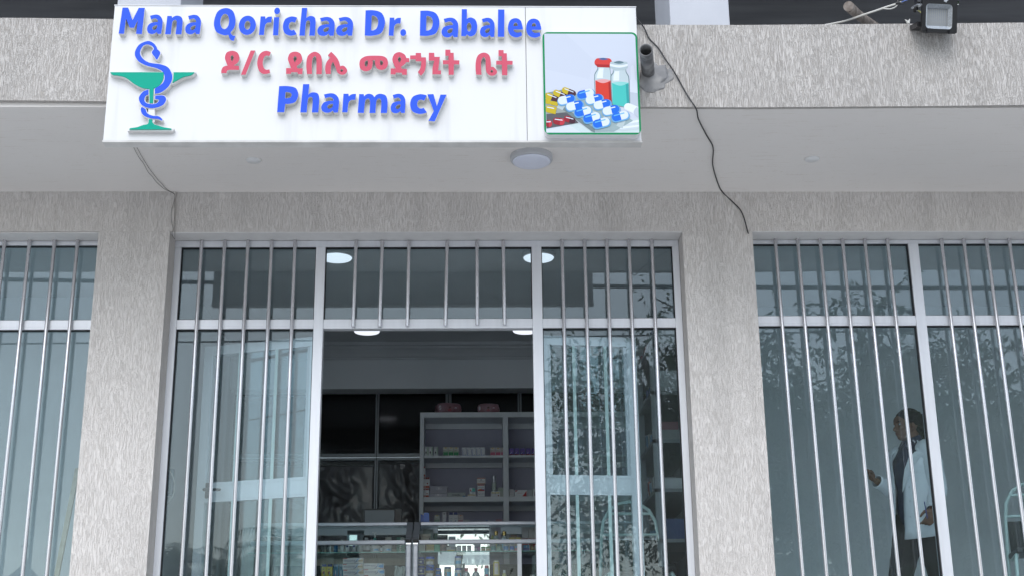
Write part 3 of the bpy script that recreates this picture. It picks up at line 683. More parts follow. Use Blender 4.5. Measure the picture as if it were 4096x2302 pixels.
# ampoules on the right
shp([(1078, 680, S_), (1098, 660, S_), (1116, 690, S_), (1118, 800), (1140, 830), (1140, 1080), (1060, 1060), (1062, 830, S_), (1074, 800)], pc('amp', (.62, .67, .76)))
shp([(1062, 930), (1140, 940), (1140, 1075), (1062, 1058)], pc('amp2', (.48, .54, .62)))
shp([(1000, 1060, S_), (1040, 1040, S_), (1140, 1080), (1140, 1190), (1080, 1140, S_), (1000, 1100, S_)], ch_)
shp([(1090, 1120, S_), (1130, 1080, S_), (1140, 1180, S_), (1100, 1160, S_)], pc('amp2', (.48, .54, .62)))
shp([(915, 1240, S_), (950, 1215, S_), (1140, 1190), (1140, 1290), (960, 1308, S_), (920, 1280, S_)], pc('amp3', (.56, .64, .68)))
shp([(950, 1235), (1140, 1205), (1140, 1225), (955, 1255)], ch_); shp([(940, 1275), (1140, 1255), (1140, 1270), (950, 1295)], ch_)
# strips under the capsules
shp([(205, 940), (380, 905), (530, 955), (460, 1010), (330, 1030), (205, 1040)], pc('strip1', (.22, .28, .29)))
shp([(205, 1040), (410, 1110), (420, 1160), (330, 1185), (205, 1180)], pc('strip2', (.30, .34, .33)))
shp([(205, 1150), (420, 1130), (530, 1235), (205, 1292)], pc('strip3', (.10, .10, .115)))
shp([(290, 1020), (540, 945), (700, 945), (1080, 1215), (880, 1322), (690, 1322)], pc('strip4', (.30, .40, .42)))
shp([(270, 1030), (300, 1020), (690, 1290), (690, 1330), (660, 1320)], pc('strip5', (.17, .23, .24)))
for k in range(5):
    x = 350+k*150; shp([(x, 1030+k*38), (x+60, 1050+k*38), (x+20, 1110+k*45), (x-40, 1085+k*45)], pc('strip6', (.45, .54, .56)))
def capsule(cx, cy, ln, ht, ang, ca, cb, split=.5, hl=True, halo=None):
    a = R(ang); ux, uy = math.cos(a), -math.sin(a); vx, vy = -uy, ux
    def pt(s, t): return (cx+ux*s*ln/2+vx*t*ht/2, cy+uy*s*ln/2+vy*t*ht/2)
    k = ht/ln
    def outline(g=1.):
        o = []
        for q in range(9):
            b = math.pi/2+math.pi*q/8; o.append(pt((-1+k+k*math.cos(b))*g, math.sin(b)*g))
        for q in range(9):
            b = -math.pi/2+math.pi*q/8; o.append(pt((1-k+k*math.cos(b))*g, math.sin(b)*g))
        return [(x, y) for x, y in o]
    if halo: shp([(x+4, y+9) for x, y in outline(1.13)], halo)
    ol = outline(); sp = -1+2*split
    shp(ol, ca)
    shp([pt(sp, 1)] + [p for p in ol[9:]][::-1] + [pt(sp, -1)], cb)
    if hl: shp([pt(-.72, -.55), pt(.55, -.62), pt(.6, -.35), pt(-.7, -.3)], pc('hl_blue' if ca is PC.get('blue') else 'hl', (.66, .74, .86)) if ca is not PC.get('blue') else pc('hlb', (.12, .42, .85)))
B = pc('blue', (.01, .14, .68)); Wt = pc('capwhite', (.66, .73, .84)); Yl = pc('yellow', (.52, .40, .02)); Br = pc('brown', (.06, .02, .035)); Rd = pc('pillred', (.30, .015, .03)); HB = pc('halo', (.14, .36, .62))
for x, y, q in ((265, 985, .5), (350, 955, .5), (440, 930, .45)): capsule(x, y, 150, 62, -22, Yl, Br, q)
capsule(222, 1022, 60, 58, 0, Yl, Yl, 1, False); capsule(250, 1105, 115, 72, -12, Yl, Yl, 1, True); capsule(285, 1045, 80, 40, -10, Yl, Yl, 1, False)
capsule(228, 1243, 70, 72, 0, Rd, pc('pillred2', (.5, .04, .06))); capsule(330, 1222, 120, 68, -8, Rd, pc('pillred2', (.5, .04, .06)), .6); capsule(440, 1205, 120, 60, -15, Rd, Br, .5)
for x, y, k in ((607, 948, 0), (692, 1000, 1), (410, 1006, 1), (772, 1052, 1), (492, 1066, 1), (860, 1110, 1), (575, 1125, 0), (950, 1170, 0), (662, 1184, 0), (757, 1236, 0)):
    capsule(x, y, 172, 80, 14 if k == 0 else 13, *( (B, Wt) if k == 0 else (Wt, B)), .52, True, HB)
o = pic.build('printed_picture', fix=False); o.parent = box_

# ================================================================ fittings under and on the canopy
M['rim_grey'] = mat('lamp_rim', (.52, .53, .55), .4)
def round_lamp(name, label, c, r, h, md, group=None, cat='ceiling light'):
    t = thing(name, label, cat, c, group)
    q = MB(); q.lathe([(r, 0), (r, -h*.6), (r*.985, -h*.7), (r*.9, -h*.78), (r*.9, -h*.3)], (0, 0, 0), M['rim_grey'], 40, cap=False); o = q.build('rim'); o.parent = t
    q = MB(); q.lathe([(r*.895, -h*.5), (r*.895, -h*.8), (r*.86, -h*.95), (r*.7, -h*1.02), (r*.02, -h*1.04)], (0, 0, 0), md, 40, cap=False); o = q.build('diffuser'); o.parent = t
    return t
p = atz(1337*1.59, 392*1.59, ZS)
round_lamp('canopy_light', 'large round white unlit lamp on the canopy underside below the sign', p, .135, .05, M['lamp_off'])
for (px, py), lab in (((638, 402), 'small round white cover plate on the canopy underside left of the lamp'), ((2043, 399), 'small round white cover plate on the canopy underside right of the black cable')):
    p = atz(px*1.59, py*1.59, ZS); q = MB(); q.lathe([(.048, 0), (.048, -.006), (.044, -.011), (.001, -.014)], (0, 0, 0), M['white_plastic'], 28, cap=False)
    q.lathe([(.051, -.0005), (.051, -.002), (.047, -.002)], (0, 0, 0), M['soffit'], 28, cap=False)
    o = q.build('cover_plate'); o.location = p; tag(o, lab, 'cover plate', 'cover plates on the canopy underside')
# drain pipe with its mortar collar
a = at(1625*1.59, 126*1.59, 6.76); b = at(1631*1.59, 185*1.59, 7.075)
pp = thing('drain_pipe', 'grey open ended metal drain pipe jutting out beside the sign', 'pipe', (b.x, 7.06, b.z))
dv = (b-a); q = MB(); RP = .0385; n = 26
sd_ = dv.normalized().orthogonal().normalized(); s2 = dv.normalized().cross(sd_)
def ringp(c, r): return [c+sd_*r*math.cos(2*math.pi*k/n)+s2*r*math.sin(2*math.pi*k/n) for k in range(n)]
q.rings([ringp(b, RP*.86), ringp(a, RP*.86), ringp(a, RP), ringp(b, RP)], M['pipe'], False)
on(q.build('pipe_tube'), pp)
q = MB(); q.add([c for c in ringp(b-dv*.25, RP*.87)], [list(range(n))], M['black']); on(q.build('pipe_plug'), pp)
q = MB(); bm = bmesh.new(); bmesh.ops.create_icosphere(bm, subdivisions=4, radius=1)
for v in bm.verts:
    nz = noise.noise(v.co*2.2)*.35+noise.noise(v.co*6)*.12
    v.co = Vector((v.co.x*.105*(1+nz)+.035, v.co.y*.013*(1+nz), v.co.z*.088*(1+nz)-.03+v.co.x*.02))
q.bm(bm, M['mortar'], True, Matrix.Translation(Vector((b.x, 7.062, b.z-.005)))); on(q.build('mortar_collar'), pp)
# cables
def cable(name, label, pts, r, m, sub=5):
    c = []; P_ = [Vector(p) for p in pts]
    for i in range(len(P_)-1):
        p0, p1, p2, p3 = P_[max(i-1, 0)], P_[i], P_[i+1], P_[min(i+2, len(P_)-1)]
        for k in range(sub):
            t = k/sub; c.append(.5*((2*p1)+(p2-p0)*t+(2*p0-5*p1+4*p2-p3)*t*t+(3*p1-p0-3*p2+p3)*t**3))
    c.append(P_[-1]); q = MB(); q.tube(c, r, m, 6); o = q.build(name, fix=False); return tag(o, label, 'cable')
K3 = lambda x, y, Y: at(2100+x/2.497, y/2.497, Y)
pts = [K3(1020, 60, 7.2), K3(1130, 205, 7.05), K3(1190, 280, 7.045), K3(1240, 385, 7.05), K3(1330, 480, 7.05), K3(1400, 590, 7.045), K3(1470, 690, 7.04), K3(1530, 790, 7.05), K3(1625, 960, 7.045), K3(1710, 1090, 7.05)]
fix = lambda x, y, dz: (lambda p: Vector((p.x, p.y, ZS-dz)))(atz(x*1.59, y*1.59, ZS-dz))
pts += [fix(1757, 300, .02), fix(1777, 340, .012), fix(1794, 372, .010), fix(1793, 415, .010), fix(1806, 462, .008)]
pts += [at(1818*1.59, 484*1.59, 8.43), at(1845*1.59, 510*1.59, 8.432), at(1862*1.59, 528*1.59, 8.432), at(1872*1.59, 550*1.59, 8.43), at(1882*1.59, 586*1.59, 8.432), at(1884*1.59, 590*1.59, 8.5)]
cable('hanging_cable', 'long black cable running from the sign across the canopy to the right pier', pts, .0042, M['cable'])
C8 = lambda x, y, Y=None: atz(500+x/3.62, 560+y/3.62, ZS-.006) if Y is None else at(500+x/3.62, 560+y/3.62, Y)
cable('wire', 'left of two thin wires pinned to the canopy below the snake emblem', [C8(95, 35), C8(150, 160), C8(210, 268), C8(270, 345), C8(330, 460), C8(400, 540), C8(440, 595), C8(500, 655), C8(570, 712), C8(640, 745), C8(700, 775, 8.42), C8(722, 815, 8.42), C8(700, 930, 8.42), C8(672, 1030, 8.42), C8(672, 1180, 8.42), C8(695, 1280, 8.42), C8(682, 1370, 8.43), C8(716, 1432, 8.5)], .0015, M['cable_old'], 3)
cable('wire', 'right of two thin wires pinned to the canopy below the snake emblem', [C8(135, 38), C8(180, 125), C8(240, 235), C8(300, 335), C8(360, 430), C8(430, 518), C8(490, 595), C8(540, 642), C8(575, 690), C8(650, 745), C8(705, 772, 8.42), C8(722, 805, 8.418), C8(720, 900, 8.418), C8(722, 1100, 8.418), C8(722, 1300, 8.42), C8(722, 1440, 8.5)], .0015, M['cable_old'], 3)
# wires, stick and floodlight above the fascia
K4 = lambda x, y, Y: at(3000+x/2.336, y/2.336, Y)
cable('bundled_wires', 'pale twin wires rising from the fascia edge towards the floodlight', [K4(700, 236, 7.2), K4(860, 205, 7.15), K4(960, 175, 7.12), K4(1060, 140, 7.1), K4(1180, 100, 7.08), K4(1270, 68, 7.06), K4(1360, 40, 7.05), K4(1410, 22, 7.05)], .006, M['wire_white'])
cable('bundled_wires', 'short pale wire looped back under the bare wire joint', [K4(1240, 80, 7.06), K4(1300, 86, 7.05), K4(1350, 72, 7.05), K4(1385, 40, 7.05)], .0035, M['wire_white'])
cable('wire', 'thin blue wire leaving the bare joint above the fascia', [K4(1385, 30, 7.05), K4(1420, 20, 7.05), K4(1470, 0, 7.05), K4(1560, -30, 7.08)], .003, M['wire_blue'])
cable('wire', 'yellow earth wire dangling left of the floodlight', [K4(1580, -30, 7.0), K4(1555, 10, 6.98), K4(1546, 60, 6.97), K4(1560, 92, 6.96), K4(1590, 112, 6.96), K4(1610, 138, 6.95)], .0035, M['wire_yellow'])
q = MB(); q.tube([K4(1360, 36, 7.05), K4(1385, 30, 7.045), K4(1436, 38, 7.05)], [.009, .011, .003], M['cable'], 8); q.tube([K4(1375, 5, 7.05), K4(1390, 32, 7.05)], [.002, .008], M['cable_old'], 6)
tag(q.build('wire_joint'), 'dark taped joint of bare wires above the fascia', 'cable joint')
q = MB(); q.tube([K4(920, 60, 7.05), K4(985, 120, 7.2), K4(1060, 180, 7.4), K4(1190, 265, 7.8)], [.031, .03, .03, .029], M['wood'], 14)
tag(q.build('wooden_pole'), 'weathered round wooden pole end sticking out above the fascia', 'pole')
q = MB(); a = K4(1480, 222, 7.1)
for dx, dz in ((-.018, .03), (.0, .02), (.014, .034)): q.tube([a, a+Vector((dx*.5, 0, dz*.6)), a+Vector((dx, .004, dz))], [.008, .006, .001], M['wire_white'], 6)
tag(q.build('plastic_scrap'), 'torn scrap of white plastic caught on the fascia edge', 'scrap')
# floodlight
F4 = lambda x, y: (3600+x/8.587, y/8.587)
YFL = 6.93
a, b = at(*F4(745, 1105), YFL), at(*F4(1965, 1140), YFL); c = at(*F4(872, 0), YFL)
ctr = at(*F4(1440, 560), YFL)
fl = thing('floodlight', 'black square led floodlight mounted on the fascia top at the right', 'floodlight', (ctr.x, YFL, ctr.z))
ux = Vector((math.cos(R(-1.0)), .05, math.sin(R(-1.0)))).normalized(); W_ = (b-a).length*.5
tilt = R(16); uz = Vector((.075, -.30, 1)).normalized(); uz = (uz-ux*uz.dot(ux)).normalized(); un = ux.cross(uz).normalized()
if un.y > 0: un = -un
bc = (a+b)*.5
def fp(s, t, d): return bc + ux*(s*W_) + uz*(t*W_) + un*d       # s -1..1, t up from the bottom edge, d towards the street
H_ = 1.98
q = MB()
def rr2(s0, s1, t0, t1, r, n=6): return rrect(s0, s1, t0, t1, r, n)
slab(q, [rr2(-1, 1, 0, H_, .05), rr2(-.80, .72, .20, 1.60, .20)], lambda x, y, d: fp(x, y, -d), 0, .026, M['black'], M['black'])
on(q.build('housing'), fl)
M['reflector'] = noise_mat('reflector_metal', (.34, .36, .38), (.46, .49, .52), (140, 140, 140), 2, .35, metal=.6)
M['led_board'] = mat('led_board', (.30, .32, .35), .5); M['led'] = mat('led_chip', (.62, .60, .38), .4)
q = MB(); lo_ = rr2(-.80, .72, .20, 1.60, .20); li = rr2(-.62, .55, .42, 1.40, .03)
for j in range(6):
    t0, t1 = j/6, (j+1)/6; d0, d1 = -.002-.03*t0, -.002-.03*t1
    A = [(p[0]*(1-t0)+k[0]*t0, p[1]*(1-t0)+k[1]*t0) for p, k in zip(lo_, li)]; Bq = [(p[0]*(1-t1)+k[0]*t1, p[1]*(1-t1)+k[1]*t1) for p, k in zip(lo_, li)]
    q.rings([[fp(x, y, d0) for x, y in A], [fp(x, y, d0+(d1-d0)*.2) for x, y in Bq], [fp(x, y, d1) for x, y in Bq]], M['reflector'], False, False)
on(q.build('reflector'), fl)
q = MB(); q.add([fp(x, y, -.033) for x, y in li], [list(range(len(li)))], M['led_board'])
for i in range(10):
    for j in range(13):
        s = -.56+i*.117; t = .47+j*.072; e = .011; q.add([fp(s-e, t-e, -.0315), fp(s+e, t-e, -.0315), fp(s+e, t+e, -.0315), fp(s-e, t+e, -.0315)], [(0, 1, 2, 3)], M['led'])
on(q.build('led_panel'), fl)
for s in (-.66, .62):
    q = MB(); q.obox(fp(s, .06, .006), ux*.010, uz*.012, un*.012, M['black_plastic']); on(q.build('clip'), fl)
q = MB(); lg = [(1395, 105), (1440, 25), (1465, 45), (1475, 20), (1500, 45), (1530, 5), (1570, 0), (1600, 20), (1635, 0), (1610, 50), (1560, 65), (1520, 95), (1500, 145), (1430, 120)]
for_logo = []
for x, y in lg:
    w_p = at(*F4(x, y), YFL-.01); rel = w_p-bc; for_logo.append((rel.dot(ux)/W_, rel.dot(uz)/W_))
v, f = filled([for_logo]); q.add([fp(x, y, .0015) for x, y in v], f, M['alu_pale']); on(q.build('emblem_print'), fl)
q = MB(); q.obox(fp(-1.12, 1.55, -.06), ux*.016, uz*.004+un*-.0, un*.05, M['alu_grey']); q.obox(fp(-1.08, 1.8, -.08), ux*.004, uz*.05, un*.02, M['black_plastic']); q.tube([fp(-1.1, 1.35, -.1), fp(-1.1, 1.8, -.03)], .012, M['black_plastic'], 6)
q.obox(fp(1.04, 1.75, -.02), ux*.008, uz*.01, un*.01, M['chrome']); q.obox(fp(0, .5, -.14), ux*.12, uz*.015, un*.1, M['black_plastic'])
on(q.build('bracket'), fl)
# ================================================================ INSIDE THE PHARMACY
for i, (px, py) in enumerate(((847, 647), (1355, 647), (923, 831), (1322, 829))):
    p = atz(px*1.59, py*1.59, 4.69)
    round_lamp('ceiling_lamp', ['lit round ceiling lamp nearest the left mullion behind the transom glass', 'lit round ceiling lamp half hidden by the right mullion behind the transom glass',
               'lit round ceiling lamp deep in the shop under the door head, left', 'lit round ceiling lamp deep in the shop cut by the right door mullion'][i], (p.x, p.y, 4.72), .128, .045, M['lamp_on'], 'lit lamps on the shop ceiling')
A1 = lambda x, y, Y: at(1200+x/2.576, 1280+y/2.576, Y)
A2 = lambda x, y, Y: at(1200+x/2.576, 1842+y/2.576, Y)
A3 = lambda x, y, Y: at(1600+x/4.684, 1700+y/4.684, Y)
A4 = lambda x, y, Y: at(1600+x/4.684, 2000+y/4.684, Y)
A5 = lambda x, y, Y: at(1270+x/5.7244, 2090+y/5.7244, Y)
# --- dark glazed partition at the back
YP = 12.45
part = thing('glass_partition', 'dark glazed aluminium partition across the back, lower panes sheeted in grey plastic', 'partition', (-.3, YP, FL))
M['part_alu'] = mat('partition_aluminium', (.26, .28, .30), .4, .5)
M['plastic'] = noise_mat('crumpled_plastic_film', (.12, .12, .125), (.15, .15, .155), (2.2, 2.2, 1.6), 6, .26, bump=.4, bdist=.035, dist=1.2, lo=.3, hi=.7, spec=1., rough2=.3)
q = MB(); zr = A1(900, 1395, YP).z; zt_ = A1(900, 738, YP).z+.02
mx_ = [(A1(775, 1100, YP).x, A1(812, 1100, YP).x), (A1(1500, 780, YP).x, A1(1560, 780, YP).x), (A1(2242, 800, YP).x, A1(2282, 800, YP).x)]
q.box(XL+.01, XR-.01, YP, YP+.05, zr-.04, zr+.025, M['part_alu'], .003); q.box(XL+.01, XR-.01, YP-.006, YP-.0005, zr-.018, zr-.012, M['chrome'])
for a, b in mx_: q.box(a, b, YP-.003, YP+.05, FL, zt_+.05, M['part_alu'], .003); q.box((a+b)/2-.003, (a+b)/2+.003, YP-.006, YP-.0035, FL, zt_, M['gasket'])
on(q.build('frame'), part)
es = [XL+.01] + [e for ab in mx_ for e in ab] + [XR-.01]
for i in range(0, len(es), 2):
    for z0, z1, mm, nm in ((zr+.02, zt_+.05, M['dark_glass'], 'glass_pane'), (FL, zr-.035, M['dark_glass'], 'glass_pane')):
        q = MB(); q.box(es[i]-.004, es[i+1]+.004, YP+.02, YP+.03, z0, z1, mm); on(q.build(nm), part)
def sheet(x0, x1, z0, z1, y, seed):
    q = MB(); nx, nz = 60, 80; V = []
    for j in range(nz+1):
        for i in range(nx+1):
            u, v = i/nx, j/nz; p = Vector((u*2.6+seed, v*3.1, seed*1.7))
            rp = Vector((p.x+.8*p.y, p.y*.9-.5*p.x, seed))
            h = abs(noise.noise(rp*1.3))*.09+abs(noise.noise(rp*2.9))*.04+noise.noise(p*6)*.008
            V.append((x0+(x1-x0)*u, y-h*math.sin(math.pi*min(1, max(0, u*1.02)))-.002, z0+(z1-z0)*v))
    F = [(j*(nx+1)+i, j*(nx+1)+i+1, (j+1)*(nx+1)+i+1, (j+1)*(nx+1)+i) for j in range(nz) for i in range(nx)]
    q.add(V, F, M['plastic'], True); o = q.build('plastic_sheet', fix=False); o.modifiers.new('thickness', 'SOLIDIFY').thickness = .001; return on(o, part)
sheet(XL+.3, mx_[0][0]-.005, FL+.5, zr-.09, YP+.012, 1.3); sheet(mx_[0][1]+.005, A2(1222, 400, YP).x+.25, FL+.5, zr-.075, YP+.012, 4.9)
# --- shelf unit
YSF = 11.78; YSB = 12.10
unit = thing('shelf_unit', 'white open shelf unit with lilac back standing behind the counter', 'shelf unit', (.5, YSF, FL))
xu0, xu1 = A1(1236, 1200, YSF).x, A1(1278, 1200, YSF).x; xm0, xm1 = A1(2090, 1200, YSF).x, A1(2146, 1200, YSF).x; xe = XR-.02
zt1, zt0 = A1(1700, 944, YSF).z, A1(1700, 997, YSF).z
B1 = A1(1700, 1388, YSF).z; b1 = A1(1700, 1412, YSF).z; B2 = A2(1700, 366, YSF).z; b2 = A2(1700, 418, YSF).z; B3 = A4(1300, 392, YSF).z; b3 = B3-.035
q = MB(); q.box(xu0, xu1, YSF, YSB, FL, zt0-.0005, M['white_mel'], .002); on(q.build('upright'), unit)
q = MB(); q.box(xm0, xm1, YSF-.004, YSB, FL, zt0-.0005, M['white_mel'], .002); on(q.build('upright'), unit)
q = MB(); q.box(xe-.045, xe, YSF, YSB, FL, zt0-.0005, M['white_mel'], .002); on(q.build('upright'), unit)
q = MB(); q.box(xu0, xe, YSF-.002, YSB, zt0, zt1, M['white_mel'], .002); on(q.build('top_board'), unit)
for a, b in ((xu1, xm0), (xm1, xe-.045)):
    for z1, z0 in ((B1, b1), (B2, b2), (B3, b3), (B3-.42, B3-.46)):
        q = MB(); q.box(a+.0005, b-.0005, YSF+.001, YSB-.012, z0, z1, M['white_mel'], .002)
        q.box(a+.0005, b-.0005, YSB-.05, YSB-.012, z0-.045, z0-.0005, M['white_mel'], .001); on(q.build('shelf'), unit)
    q = MB(); q.box(a+.0005, b-.0005, YSB-.04, YSB-.012, zt0-.05, zt0-.0005, M['white_mel'], .001); on(q.build('rail'), unit)
q = MB(); q.box(xu0+.002, xe-.002, YSB-.0115, YSB, FL, zt0-.001, M['lilac']); on(q.build('back_board'), unit)
# --- cartons
_pm = {}
def pm(*c, rough=.45):
    k = tuple(c)+(rough,)
    if k not in _pm: _pm[k] = mat('print_%d' % len(_pm), c, rough)
    return _pm[k]
WH = (.62, .64, .66); GREEN = (.02, .22, .08); BLUE = (.02, .10, .42); NAVY = (.012, .03, .16); REDC = (.42, .03, .03); MAR = (.20, .025, .03); YEL = (.62, .44, .05); GREY = (.33, .34, .34); PINK = (.55, .13, .22); PURP = (.10, .07, .30); TEAL = (.05, .42, .36); LBL = (.16, .42, .70); ORG = (.62, .20, .03)
def carton(name, label, cat, x0, x1, z0, h, Y, dep, base, bands=(), texts=(), group=None, rz=0, rnd_=0):
    """small printed box: bands (u0,v0,u1,v1,colour) and texts (word,u0,v0,u1,v1,colour[,turned]) lie on its front, v up"""
    w = x1-x0; q = MB(); q.box(-w/2, w/2, 0, dep, 0, h, pm(*base), .0015)
    k = 0
    for b in bands:
        k += 1; u0, v0, u1, v1, c = b[:5]; y = -.0002*k-.0003
        pts = b[5] if len(b) > 5 else [(u0, v0), (u1, v0), (u1, v1), (u0, v1)]
        q.add([(-w/2+.002+u*(w-.004), y, .002+v*(h-.004)) for u, v in pts], [list(range(len(pts)))], pm(*c))
    for t in texts:
        body, u0, v0, u1, v1, c = t[:6]; y = -.0002*(k+2)-.0003; X = lambda u: -w/2+u*w
        if len(t) > 6: text(q, body, (X(u1), y, v0*h), (0, 0, (v1-v0)*h), (-(u1-u0)*w, 0, 0), pm(*c))
        else: text(q, body, (X(u0), y, v0*h), ((u1-u0)*w, 0, 0), (0, 0, (v1-v0)*h), pm(*c))
    o = q.build(name); o.location = ((x0+x1)/2, Y, z0); o.rotation_euler.z = rz
    return tag(o, label, cat, group)
def row(Af, xs, y0, y1, zb, Y, dep, label, group, base, bands, texts, cat='carton'):
    proto = None
    for x0, x1 in xs:
        a, b = Af(x0, (y0+y1)/2, Y), Af(x1, (y0+y1)/2, Y); h = Af(x0, y0, Y).z-Af(x0, y1, Y).z
        if proto is None: proto = carton('carton', label, cat, a.x, b.x-.0008, zb, h, Y, dep, base, bands, texts, group)
        else:
            c = proto.copy(); COL.objects.link(c); c.location = ((a.x+b.x)/2, Y+random.uniform(-.006, .008), zb); c.rotation_euler.z = random.uniform(-.03, .03); c['label'] = label
    return proto
YC = YSF+.03
row(A3, ((462, 538), (540, 618), (638, 714)), 383, 558, B1, YC, .05, 'slim white carton with green upright lettering at the left end of the upper shelf', 'white and green cartons on the upper shelf', WH,
    [(.05, .85, .6, .97, (.40, .42, .44)), (.62, 0, 1, 1, (.52, .60, .55)), (.15, .22, .5, .5, (.04, .05, .05), [(.33+.2*math.cos(a_), .38+.14*math.sin(a_)) for a_ in [6.283*k/14 for k in range(14)]]), (.25, .05, .4, .26, (.3, .32, .32))], [('MEDOFED', .66, .12, .94, .95, GREEN, 1)])
KB = [(0, 0, 1, .42, GREEN), (0, .42, 1, .55, (.26, .42, .30)), (.3, .82, .8, 1, YEL, [(.22, 1), (.78, 1), (.5, .84)])]
row(A3, ((808, 905), (908, 1000), (1005, 1100)), 388, 553, B1, YC, .05, 'carton fading white to green with yellow peak and grey lettering on the upper shelf', 'white to green cartons on the upper shelf', (.50, .52, .48), KB, [('Kemin', .06, .60, .60, .72, (.12, .14, .12)), ('10', .68, .61, .92, .71, (.35, .36, .34)), ('syrup', .38, .06, .62, .12, WH)])
row(A3, ((1158, 1243), (1246, 1330), (1333, 1415), (1420, 1503), (1507, 1590)), 390, 548, B1, YC, .05, 'white carton with big blue upright lettering in the row of five on the upper shelf', 'white and blue cartons on the upper shelf', WH,
    [(0, 0, 1, .08, BLUE), (.75, .88, .97, .92, (.1, .3, .5)), (.72, .12, .92, .17, (.1, .35, .2))], [('AZITO', .08, .1, .36, .78, BLUE, 1)])
KR = [(0, 0, 1, .42, PINK), (0, .42, 1, .55, (.52, .30, .36)), (.3, .82, .8, 1, YEL, [(.22, 1), (.78, 1), (.5, .84)])]
row(A3, ((1690, 1785), (1790, 1885), (1890, 1985)), 368, 528, B1, YC+.02, .05, 'carton fading white to pink with yellow peak and grey lettering beside the middle upright', 'white to pink cartons on the upper shelf', (.52, .50, .49), KR, [('Kemin', .06, .60, .60, .72, (.14, .12, .12)), ('10', .68, .61, .92, .71, (.38, .3, .3)), ('syrup', .38, .06, .62, .12, WH)])
row(A3, ((2045, 2135), (2140, 2238), (2248, 2345), (2358, 2452), (2462, 2556)), 388, 525, B1, YC, .05, 'violet and red carton with pale swirl in the right bay of the upper shelf', 'violet and red cartons on the upper shelf', PURP,
    [(0, 0, 1, .2, MAR), (.7, .04, .9, .16, WH, [(.7, .05), (.9, .05), (.8, .16)]), (.1, .25, .6, .5, (.5, .52, .6), [(.08, .28), (.2, .25), (.6, .5), (.5, .5), (.2, .33)])], [('LINCIN', .2, .58, .85, .68, (.5, .15, .25))])
# middle shelf
def c1(label, x0, x1, y0, y1, base, bands=(), texts=(), zb=None, Y=None, dep=.06, Af=A3, group=None, cat='carton', rz=0):
    Y = Y or YC; a, b = Af(x0, (y0+y1)/2, Y), Af(x1, (y0+y1)/2, Y); zt__ = Af(x0, y0, Y).z; zb = Af(x0, y1, Y).z if zb is None else zb
    return carton('carton', label, cat, a.x, b.x, zb, zt__-zb, Y, dep, base, bands, texts, group, rz)
RW = [(0, .82, 1, 1, MAR), (0, 0, 1, .22, (.35, .07, .04)), (.35, .3, .65, .5, MAR, [(.5+.16*math.cos(a_), .42+.08*math.sin(a_)) for a_ in [6.283*k/12 for k in range(12)]])]
h_ = A3(500, 1175, YC).z-B2
o1 = c1('lower maroon and white carton of the two at the left end of the middle shelf', 470, 545, 1175, 1335, WH, RW, (), B2)
z2 = B2+o1.dimensions.z if o1.dimensions.z > 0 else B2+h_
z2 = A3(500, 1175, YC).z
c1('maroon and white carton stacked on another at the left end of the middle shelf', 470, 556, 962, 1174, WH, RW, (), z2+.0005)
c1('maroon and white carton half hidden by the left upright, lower', 400, 466, 1175, 1335, WH, RW, (), B2)
c1('maroon and white carton half hidden by the left upright, in the middle', 400, 466, 962, 1174, WH, RW, (), z2+.0005)
c1('tall maroon topped carton half hidden by the left upright, topmost', 400, 474, 760, 960, WH, RW, (), A3(500, 962, YC).z+.001)
GB = [(.02, .3, .98, .34, (.28, .28, .34)), (.32, .38, .68, .9, (.42, .42, .48), [(.5+.2*math.cos(a_), .66+.26*math.sin(a_)) for a_ in [6.283*k/16 for k in range(16)]]), (.46, .55, .54, .85, (.6, .6, .62))]
f1 = A3(700, 1268, YC).z
c1('flat silver grey carton under another on the middle shelf', 550, 882, 1270, 1330, (.36, .36, .42), [(.3, .2, .7, .9, (.45, .45, .5)), (.45, .4, .55, .9, (.62, .62, .64))], (), B2, dep=.14)
c1('flat silver grey carton on top of another on the middle shelf', 566, 890, 1136, 1268, (.34, .34, .40), GB, (), f1+.0005, dep=.14)
c1('long flat grey carton with dark lettering beside the silver ones', 890, 1226, 1254, 1332, (.32, .36, .36), [(.85, 0, 1, .3, (.05, .2, .4))], [('Cloxacillin', .26, .32, .70, .72, (.03, .03, .035)), ('500 mg capsules', .2, .04, .82, .16, (.2, .22, .22))], B2, dep=.12)
s1 = A3(1340, 1290, YC).z
c1('low white carton with a yellow stripe lying on the middle shelf', 1265, 1424, 1290, 1326, WH, [(0, .7, 1, 1, YEL)], (), B2)
c1('small white and teal carton standing on the low yellow striped one', 1300, 1410, 1168, 1288, WH, [(.45, .45, 1, 1, TEAL), (.1, .5, .3, .8, REDC)], (), s1+.0005, Y=YC+.03)
c1('smaller white and blue carton in front of the teal one', 1326, 1414, 1226, 1288, WH, [(0, .78, 1, 1, (.05, .35, .45)), (.3, .2, .6, .6, (.4, .42, .45))], (), s1+.0005, dep=.025)
g1 = A3(1500, 1228, YC).z; g2 = A3(1500, 1096, YC).z
c1('white carton with orange wave at the bottom of the red topped stack', 1453, 1586, 1229, 1322, WH, [(0, 0, 1, .12, (.4, .4, .45))], [('Batacin BOY', .1, .45, .9, .65, (.2, .2, .3))], B2)
c1('white carton with an orange and blue wave, middle of the red topped stack', 1453, 1586, 1100, 1227, WH, [(0, .86, 1, 1, REDC), (0, .0, 1, .15, REDC), (0, .15, 1, .32, ORG, [(0, .15), (1, .15), (1, .2), (.6, .32), (.3, .3), (0, .18)]), (.4, .2, 1, .3, BLUE, [(.45, .18), (1, .16), (1, .24), (.7, .28)])], [('Batacin BOY', .1, .5, .9, .64, (.2, .2, .4))], g1+.0005)
